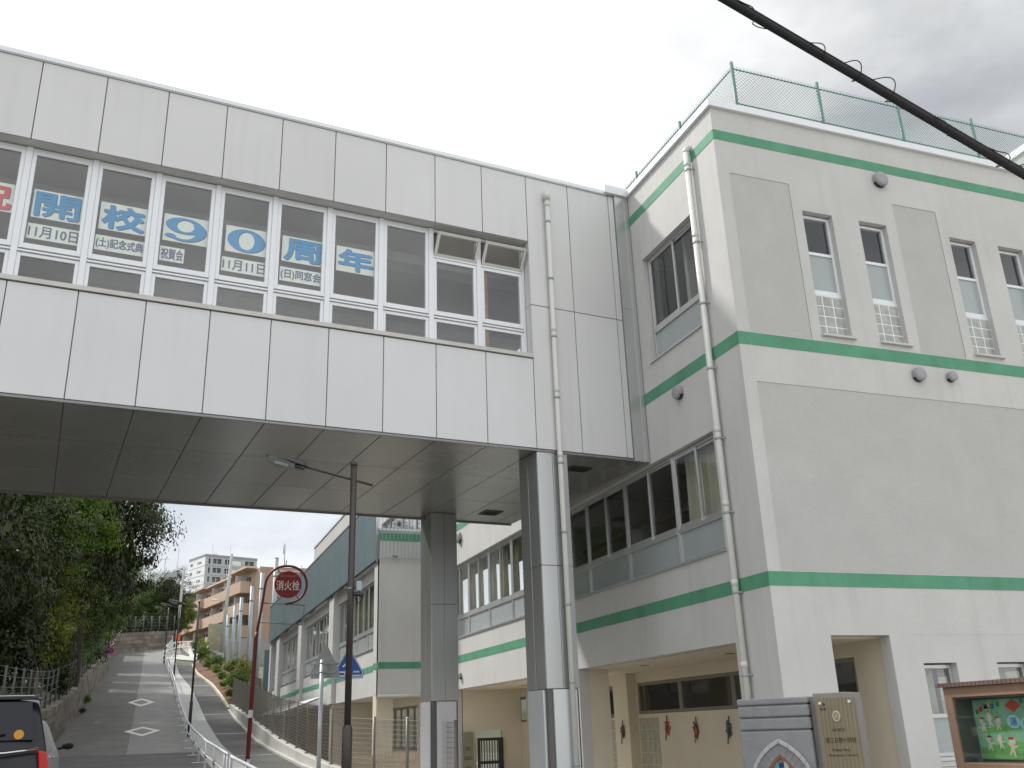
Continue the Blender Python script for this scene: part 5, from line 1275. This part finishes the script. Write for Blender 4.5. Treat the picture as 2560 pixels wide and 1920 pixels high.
BS = [(5.05, 58.5, .75, 1.9, LEAFM), (5.5, 61, .8, 2.3, LEAFY), (5.0, 63.5, .7, 1.3, LEAFB), (5.4, 67, .8, 2.0, LEAFY), (4.9, 70, .55, .9, LEAFB), (5.5, 73, .8, 1.2, LEAFY), (4.9, 77, .6, 1.0, LEAFB), (5.2, 81, .75, 1.6, LEAFM), (4.7, 85, .65, 1.5, LEAFB), (4.5, 90, .8, 2.3, LEAFM), (4.6, 95, .8, 2.4, LEAFY), (4.5, 100, .9, 2.6, LEAFM), (4.6, 59.8, .4, .7, LEAFY), (4.65, 66, .4, .6, LEAFM)]
BL = ['tall weedy shrub nearest the white concrete wall', 'tallest weedy shrub by the start of the far mesh fence', 'low bright shrub close to the cream kerb behind the tall weedy ones', 'yellowish tall shrub against the far mesh fence', 'small bright plant by the cream kerb', 'yellow green shrub halfway up the planting bed', 'low bright green shrub in the upper half of the bed', 'bushy shrub under the far mesh fence',
      'bright shrub where the walkway narrows', 'tall shrub near the top of the planting bed', 'yellow green shrub near the far crossing', 'last tall shrub at the top end of the planting bed', 'small yellowish weed at the lower end of the bed', 'small green weed low in the planting bed']
for i, ((x, y, r, h, m), lab) in enumerate(zip(BS, BL)): shrub(lab, x, y, r, h, m, i, 'shrubs in the planting bed', bedz(x, y))
for i, (x, y, r, h, m, lab) in enumerate([(-2.95, 60, .28, .7, LEAFB, 'green weed tuft at the foot of the long stone wall'), (-2.9, 55.5, .25, .45, LEAFD, 'dark weed tuft at the foot of the stone wall'), (-3.6, 46, .9, 1.9, LEAFD, 'dark bush pushing through the wire fence, nearest'),
                                (-3.7, 64, .9, 2.0, LEAFB, 'bright bush spilling over the middle of the stone wall'), (-3.8, 73, 1.0, 2.2, LEAFM, 'green bush leaning over the stone wall farther up'), (-3.5, 111.5, 1.0, 2.2, LEAFB, 'bright bush behind the far stone wall fence'), (-4.2, 53, 1.3, 3.2, LEAFD, 'dark thick bush behind the wire fence'), (-4.6, 38, 1.6, 4.0, LEAFD, 'large dark bush behind the parked cars'), (-4.4, 83, 1.3, 3.0, LEAFD, 'dark bush behind the upper stone wall'), (-4.4, 92, 1.3, 3.2, LEAFM, 'green bush behind the two round signs'), (-2.2, 111, 1.3, 4.4, LEAFD, 'dark bush behind the left part of the far stone wall'), (-.6, 113.3, 1.4, 4.6, LEAFD, 'dark bush behind the middle of the far stone wall'), (1.0, 115.5, 1.4, 5.0, LEAFD, 'dark bush behind the right part of the far stone wall'), (2.4, 118.5, 1.5, 5.5, LEAFD, 'dark bush beside the grey utility pole'), (-4.2, 108.5, 1.6, 5.0, LEAFM, 'large bush in the bend of the stone walls')]):
    shrub(lab, x, y, r, h, m, i, 'bushes by the stone wall', None if x < -3.3 else g(y))

# ------------------------------------------------------------------ steel net poles of the playground
for i, (y, zt) in enumerate(((57.3, 11.55), (64.75, 11.88), (71.2, 11.94), (79.6, 12.23), (85.6, 12.37), (92.9, 12.44))):
    o = thing('net_pole', ['thickest grey steel net pole behind the round red sign, with two rails', 'second grey steel net pole, left of the hydrant sign pole', 'third grey steel net pole, before the tan balconies', 'fourth grey steel net pole counting up the hill', 'fifth grey steel net pole, short looking', 'farthest grey steel net pole behind the mesh fence'][i], 'pole', (6.6, y, g(y)-.5), 'steel net poles beside the playground')
    mb = MB(); mb.tube([(6.6, y, g(y)-.7), (6.6, y, zt)], .135, 12); mb.build('shaft', GALV, o)
    mb = MB(); mb.tube([(6.6, y, zt-1.1), (6.6, y, zt-1.0)], .155, 12); mb.tube([(6.6, y, zt-.01), (6.6, y, zt+.03)], .14, 12); mb.build('collar', mat('dark_galvanised', (.24, .27, .29), .5, metal=.4), o)
    if i == 0: mb = MB(); mb.tube([(6.6, y, zt-.55), (10.5, y, zt-.60)], .03, 6); mb.tube([(6.6, y, zt-.78), (10.5, y, zt-.86)], .055, 8); mb.tube([(8.1, y, zt-.95), (8.1, y, zt-.35)], .025, 6); mb.build('rail', GALV, o)
# ------------------------------------------------------------------ tan apartment block
TC = Vector((12.36, 124.4, 0)); TD = Vector((-.23, .973, 0)).normalized(); TN_ = Vector((.973, .23, 0)).normalized()
def TQ(s, n, z): return TC+TD*s+TN_*n+UP*z
def tb(mb, s0, s1, n0, n1, z0, z1): pbox(mb, lambda u, v, w: TQ(u, w, v), s0, s1, z0, z1, n0, n1)
ap = thing('apartment_block', 'tan tiled apartment block with long balconies stepping down the hill behind the poles', 'building', tuple(TQ(15, 6, 12.5)))
mb = MB(); tb(mb, 0.05, 31.5, .01, 11.99, 9, 22.05); mb.build('wall', TANS, ap)
mb = MB(); tb(mb, -.12, .04, -.02, 12, 9, 22.16); mb.build('end_wall', TANB, ap)
mb = MB(); tb(mb, 31.6, 40, -1.1, 9, 9, 22.75); mb.build('tower', TANS, ap)
mb = MB()
for s in (31.2, 33.4): tb(mb, s, s+.8, -1.4, -1.101, 9, 22.6)
mb.build('pier', mat('rust_brown_tile', (.20, .075, .035), .7), ap)
mb = MB()
for s0, s1, n in ((1.0, 8.5, -1.5), (8.5, 20, -.9), (20, 31.2, -1.4)): tb(mb, s0, s1, n, 0, 21.95+(.12 if s0 < 2 else 0), 22.2+(.12 if s0 < 2 else 0))
mb.build('roof_canopy', TANL, ap)
def balc(zb, s0, s1, n, h):
    mb = MB(); tb(mb, s0, s1, n, n+.14, zb, zb+h); tb(mb, s0, s0+.14, n+.141, -.005, zb, zb+h); tb(mb, s1-.14, s1, n+.141, -.005, zb, zb+h); tb(mb, s0+.141, s1-.141, n+.141, -.005, zb, zb+.18)
    b = mb.build('balcony', TANS, ap)
    s = s0+2.6
    while s < s1-1: mb = MB(); tb(mb, s, s+.07, n+.15, -.02, zb+.2, zb+2.5); mb.build('partition', mat('pale_partition', (.52, .52, .50), .6), b); s += 5.4
for zb in (19.1, 16.35, 13.6):
    balc(zb, 2.2, 8.4, -1.7, 1.45); balc(zb, 8.45, 20, -1.15, 1.38); balc(zb, 20.05, 31.1, -1.55, 1.42)
    for i in range(8):
        s = 3.0+i*3.45
        mb = MB(); rect_frame(mb, lambda u, v, w: TQ(u, w, v), s, s+2.3, zb+.2, zb+2.35, -.06, .005, .09); tb(mb, s+1.1, s+1.2, -.055, .0, zb+.29, zb+2.26); w = mb.build('window', WHITEP if i % 3 else ALU2, ap)
        mb = MB(); tb(mb, s+.09, s+2.21, -.02, .004, zb+.29, zb+2.26); mb.build('pane', WINDARK, w)
    for s in (34.2, 36.6): 
        mb = MB(); rect_frame(mb, lambda u, v, w: TQ(u, w, v), s, s+1.3, zb+.9, zb+2.4, -1.16, -1.09, .12); w = mb.build('window', WHITEP, ap); mb = MB(); tb(mb, s+.1, s+1.2, -1.12, -1.095, zb+1.0, zb+2.3); mb.build('pane', WINDARK, w)
    for n0 in (2.0, 6.2):
        mb = MB(); rect_frame(mb, lambda u, v, w: TQ(w, u, v), n0, n0+.9, zb+.7, zb+2.1, -.17, -.125, .07); w = mb.build('window', ANTHRA, ap); mb = MB(); pbox(mb, lambda u, v, w: TQ(w, u, v), n0+.07, n0+.83, zb+.77, zb+2.03, -.15, -.126); mb.build('pane', WINDARK, w)
mb = MB(); tb(mb, -.2, .5, 3.1, 3.35, 22.16, 22.5); mb.tube([TQ(.1, 3.2, 22.4), TQ(.1, 3.2, 25.2)], .06, 6); mb.tube([TQ(.1, 3.05, 24.0), TQ(.1, 3.05, 25.4)], .07, 6); mb.tube([TQ(.1, 3.45, 22.2), TQ(.1, 3.45, 23.2)], .10, 6); mb.build('antenna', GALV, ap)
mb = MB(); tb(mb, 40.01, 40.5, -1, 2, 9, 15); mb.build('entrance', WINDARK, ap)
# ------------------------------------------------------------------ white high-rise beyond it, shade painted on its front
HC = Vector((14.46, 319.7, 0)); FD = Vector((.94, .342, 0)).normalized(); LD = Vector((-.358, .934, 0)).normalized()
FN = Vector((.342, -.94, 0)).normalized(); LN = Vector((-.934, -.358, 0)).normalized()
HF = lambda u, v, w: HC+FD*u+UP*v-FN*w; HL = lambda u, v, w: HC+LD*u+UP*v-LN*w
hr = thing('high_rise', 'white high-rise apartment tower, its front coloured as in shade, far behind the tan block', 'building', tuple(HC+FD*8+LD*6+UP*12))
holes = []
FL = [57.35-2.93*k for k in range(1, 15)]
for z in FL:
    for a, b in ((1.1, 1.75), (2.65, 5.5), (6.6, 8.7), (9.2, 12.5), (13.6, 16.8)): holes.append((a, b, z+.85 if b-a > 1 else z+.7, z+2.45))
class WT_:                                       # front wall as an opened sheet mapped onto the tower's own axes
    pass
mb = MB(); mt = MB(); wall(mt, 'y', 0, .9, 0, 17.8, 12, 58.1, holes)
mb.v = [tuple(HF(x, z, y)) for x, y, z in mt.v]; mb.f = mt.f; mb.sm = mt.sm; mb.build('front_wall', HIGHSHADE, hr)
mb = MB(); pbox(mb, lambda u, v, w: HC+LD*u+FD*w+UP*v, .01, 12.7, 12, 58.1, -.01, .25); mb.build('side_wall', HIGHW, hr)
mb = MB(); pbox(mb, lambda u, v, w: HC+LD*u+FD*w+UP*v, 1.0, 12.6, 12, 57.6, .3, 17.7); mb.build('core', mat('tower_core', (.16, .17, .18), .8), hr)
mb = MB()
for z in FL: pbox(mb, HL, .05, 12.6, z-.06, z+.12, -.03, -.0105); pbox(mb, HF, .05, 17.7, z-.02, z+.22, -.035, -.001)
mb.build('floor_band', mat('band_grey', (.30, .31, .32), .8), hr)
mb = MB(); pbox(mb, HF, -.2, 17.9, 57.3, 58.15, -.05, -.004); pbox(mb, HL, .2, 12.7, 57.3, 58.15, -.05, -.011); mb.build('parapet', mat('parapet_grey', (.26, .27, .29), .8), hr)
for z in FL:
    for a, b in ((1.1, 1.75), (2.65, 5.5), (6.6, 8.7), (9.2, 12.5), (13.6, 16.8)):
        if z < 44: continue
        mb = MB(); pbox(mb, HF, a, b, z+.3, z+2.45, .6, .66); w = mb.build('window', WINDARK, hr)
        mb = MB()
        n = 2 if b-a > 2 else 1
        for q in range(n+1): x = a+(b-a)*q/n; pbox(mb, HF, x-.08, x+.08, z+.85, z+2.45, .4, .5)
        if 9 < a < 10:
            pbox(mb, HF, a, b, z+.85, z+2.4, .30, .36)
        mb.build('frame', ALU2, w)
    for a, b, h in ((3.0, 4.8, .75), (5.2, 5.9, .9), (9.6, 11.4, 1.0)):
        if z < 44: continue
        mb = MB(); pbox(mb, HL, a, b, z+1.0, z+1.0+h, -.02, -.011); mb.build('window', WINDARK, hr)
mb = MB(); mb.tube([HF(4.2, 58, 3), HF(4.2, 59.6, 3)], .7, 12); mb.build('roof_tank', HIGHW, hr)
mb = MB(); mb.tube([HF(3.4, 58, 3), HF(3.4, 62.5, 3)], .05, 4); mb.tube([HF(9.6, 58, 3), HF(9.6, 62.5, 3)], .05, 4); mb.build('aerial', GALV, hr)
# small building with a rooftop tank on the hill
o = thing('hill_building', 'small beige building with a rooftop tank and lamp frame peeping over the far trees', 'building', (2.2, 190, 24))
mb = MB(); mb.box(.2, 4.6, 188, 194, 13.5, 27.0); mb.build('wall', TANL, o)
mb = MB(); mb.box(0, 4.9, 187.7, 194.3, 27.0, 27.5); mb.build('roof', TANB, o)
mb = MB(); mb.box(.6, 3.0, 188.4, 190.5, 27.5, 30.4); mb.build('roof_tank', mat('cream_tank', (.60, .54, .38), .7), o)
mb = MB(); mb.tube([(2.6, 189, 30.1), (3.4, 188.5, 31.6), (4.2, 188.4, 31.6)], .08, 6); mb.tube([(1.4, 189, 30.4), (1.4, 189, 34.0)], .05, 4); mb.tube([(3.6, 189, 31), (3.6, 189, 36)], .04, 4); mb.tube([(.7, 189, 33.8), (2.1, 189, 33.8)], .04, 4); mb.build('roof_frame', GALV, o)
# utility poles with wires
UTC = mat('utility_concrete', (.40, .40, .385), .8, var=.07, vs=2)
o = thing('utility_pole', 'tall tapering concrete utility pole in front of the tan apartment block', 'utility pole', (7.5, 111.75, 10.5), 'utility poles')
mb = MB(); mb.tube([(7.49, 111.75, 10.3), (7.87, 111.7, 21.4)], .22, 12, r2=.16); mb.build('shaft', UTC, o)
mb = MB(); mb.tube([(7.60, 111.7, 15.7), (6.9, 111.6, 16.2), (6.5, 111.6, 16.25)], .03, 6); mb.build('arm', GALV, o)
mb = MB(); mb.ball((6.35, 111.6, 16.25), .40, .13, .10, 12, 6); mb.build('lamp', WHITEP, o)
o = thing('utility_pole', 'grey utility pole with a bracket lamp near its top, left of the high-rise', 'utility pole', (2.9, 118, 11.5), 'utility poles')
mb = MB(); mb.tube([(2.82, 118, 11.2), (3.0, 118, 20.4)], .19, 12, r2=.13); mb.build('shaft', UTC, o)
mb = MB(); mb.tube([(2.99, 118, 19.9), (2.2, 117.9, 20.2), (.7, 117.8, 19.0)], .04, 6); mb.tube([(2.97, 118, 19.4), (1.6, 117.9, 19.85)], .03, 6); mb.box(1.3, 2.3, 117.7, 118.1, 19.6, 20.1); mb.box(2.45, 3.5, 117.95, 118.05, 19.96, 20.04); mb.build('bracket', GALV, o)
o = thing('power_line', 'thin dark wires strung between the two far utility poles', 'wire', (5, 115, 20))
mb = MB()
for dz in (0, .5, 1.1): mb.tube([Vector((2.98, 118, 18.6+dz)).lerp(Vector((7.8, 111.7, 18.4+dz)), t)-Vector((0, 0, 1.2*t*(1-t))) for t in [q/8 for q in range(9)]], .018, 4)
mb.build('wire', DARK, o)
# walls, crossing and railing at the top of the road
mb = MB(); mb.box(6.15, 9.6, 116, 116.3, 9, 14.1); tag(mb.build('mossy_wall', mat('mossy_concrete', (.30, .285, .20), .95, var=.2, vs=.9, streak=.2)), 'mossy concrete wall below the tan balconies', 'wall')
mb = MB(); mb.box(7.3, 16, 100, 100.3, 6, 11.0); tag(mb.build('retaining_wall', mat('retaining_concrete', (.30, .29, .27), .95, var=.08, vs=.8, streak=.1)), 'grey retaining wall behind the net poles', 'wall')
mb = MB(); mb.box(6.2, 6.9, 57.1, 57.35, 3.0, 6.3); tag(mb.build('steel_gate_post', BLUESCREEN), 'blue grey steel box post at the far end of the rear wing', 'post')
mb = MB(); mb.face([(1.6, 101, g(101)+.012), (4.2, 98, g(98)+.05), (6.0, 110, g(110)+.5), (3.0, 118, g(118)+.05), (1.6, 112, g(112)+.012)]); struct(mb.build('crossing_pavement', mat('pale_crossing', (.50, .50, .48), .9)))
o = thing('guard_railing', 'white railing across the top of the road in front of the far crossing', 'railing', (3, 108, 10), 'pedestrian railings')
pts = [(1.45, 101), (1.75, 105), (2.6, 108), (3.4, 109.2), (4.3, 110)]
mb = MB()
for h in (1.0, .45): mb.tube([(x, y, g(y)+.02+h) for x, y in pts], .045, 6)
mb.build('rail', WHITEP, o)
for x, y in pts+[(2.2, 106.5), (3.0, 108.6), (3.85, 109.6)]: mb = MB(); mb.tube([(x, y, g(y)-.1), (x, y, g(y)+1.0)], .045, 6); mb.build('post', WHITEP, o)
o = thing('banner_flag', 'orange red upright banner by the entrance at the top of the road', 'banner', (2.75, 112, 11))
mb = MB(); mb.tube([(2.62, 112, g(112)), (2.62, 112, g(112)+2.1)], .025, 6); mb.build('pole', GALV, o)
mb = MB(); mb.box(2.64, 3.10, 111.99, 112.02, g(112)+.8, g(112)+1.75); mb.build('cloth', mat('orange_cloth', (.62, .10, .03), .8), o)
# bicycle shelter roof beside the rear wing
o = thing('shelter_roof', 'white corrugated lean-to shelter roof beside the rear wing', 'shelter', (5.8, 44, .05))
mb = MB(); n = 60
for i in range(n):
    y0, y1 = 38+12*i/n, 38+12*(i+1)/n; c0, c1 = .02*(i % 2), .02*((i+1) % 2)
    mb.face([(6.34, y0, 2.98+c0), (6.34, y1, 2.98+c1), (4.95, y1, 2.48+c1), (4.95, y0, 2.48+c0)])
mb.build('roof_sheet', mat('white_sheet', (.66, .67, .67), .4), o)
mb = MB()
for y in (38.2, 42, 46, 49.8): mb.tube([(5.0, y, .05), (5.0, y, 2.47)], .035, 6); mb.tube([(4.96, y, 2.45), (6.33, y, 2.94)], .025, 6)
mb.build('frame', GALV, o)
bpy.context.view_layer.update()
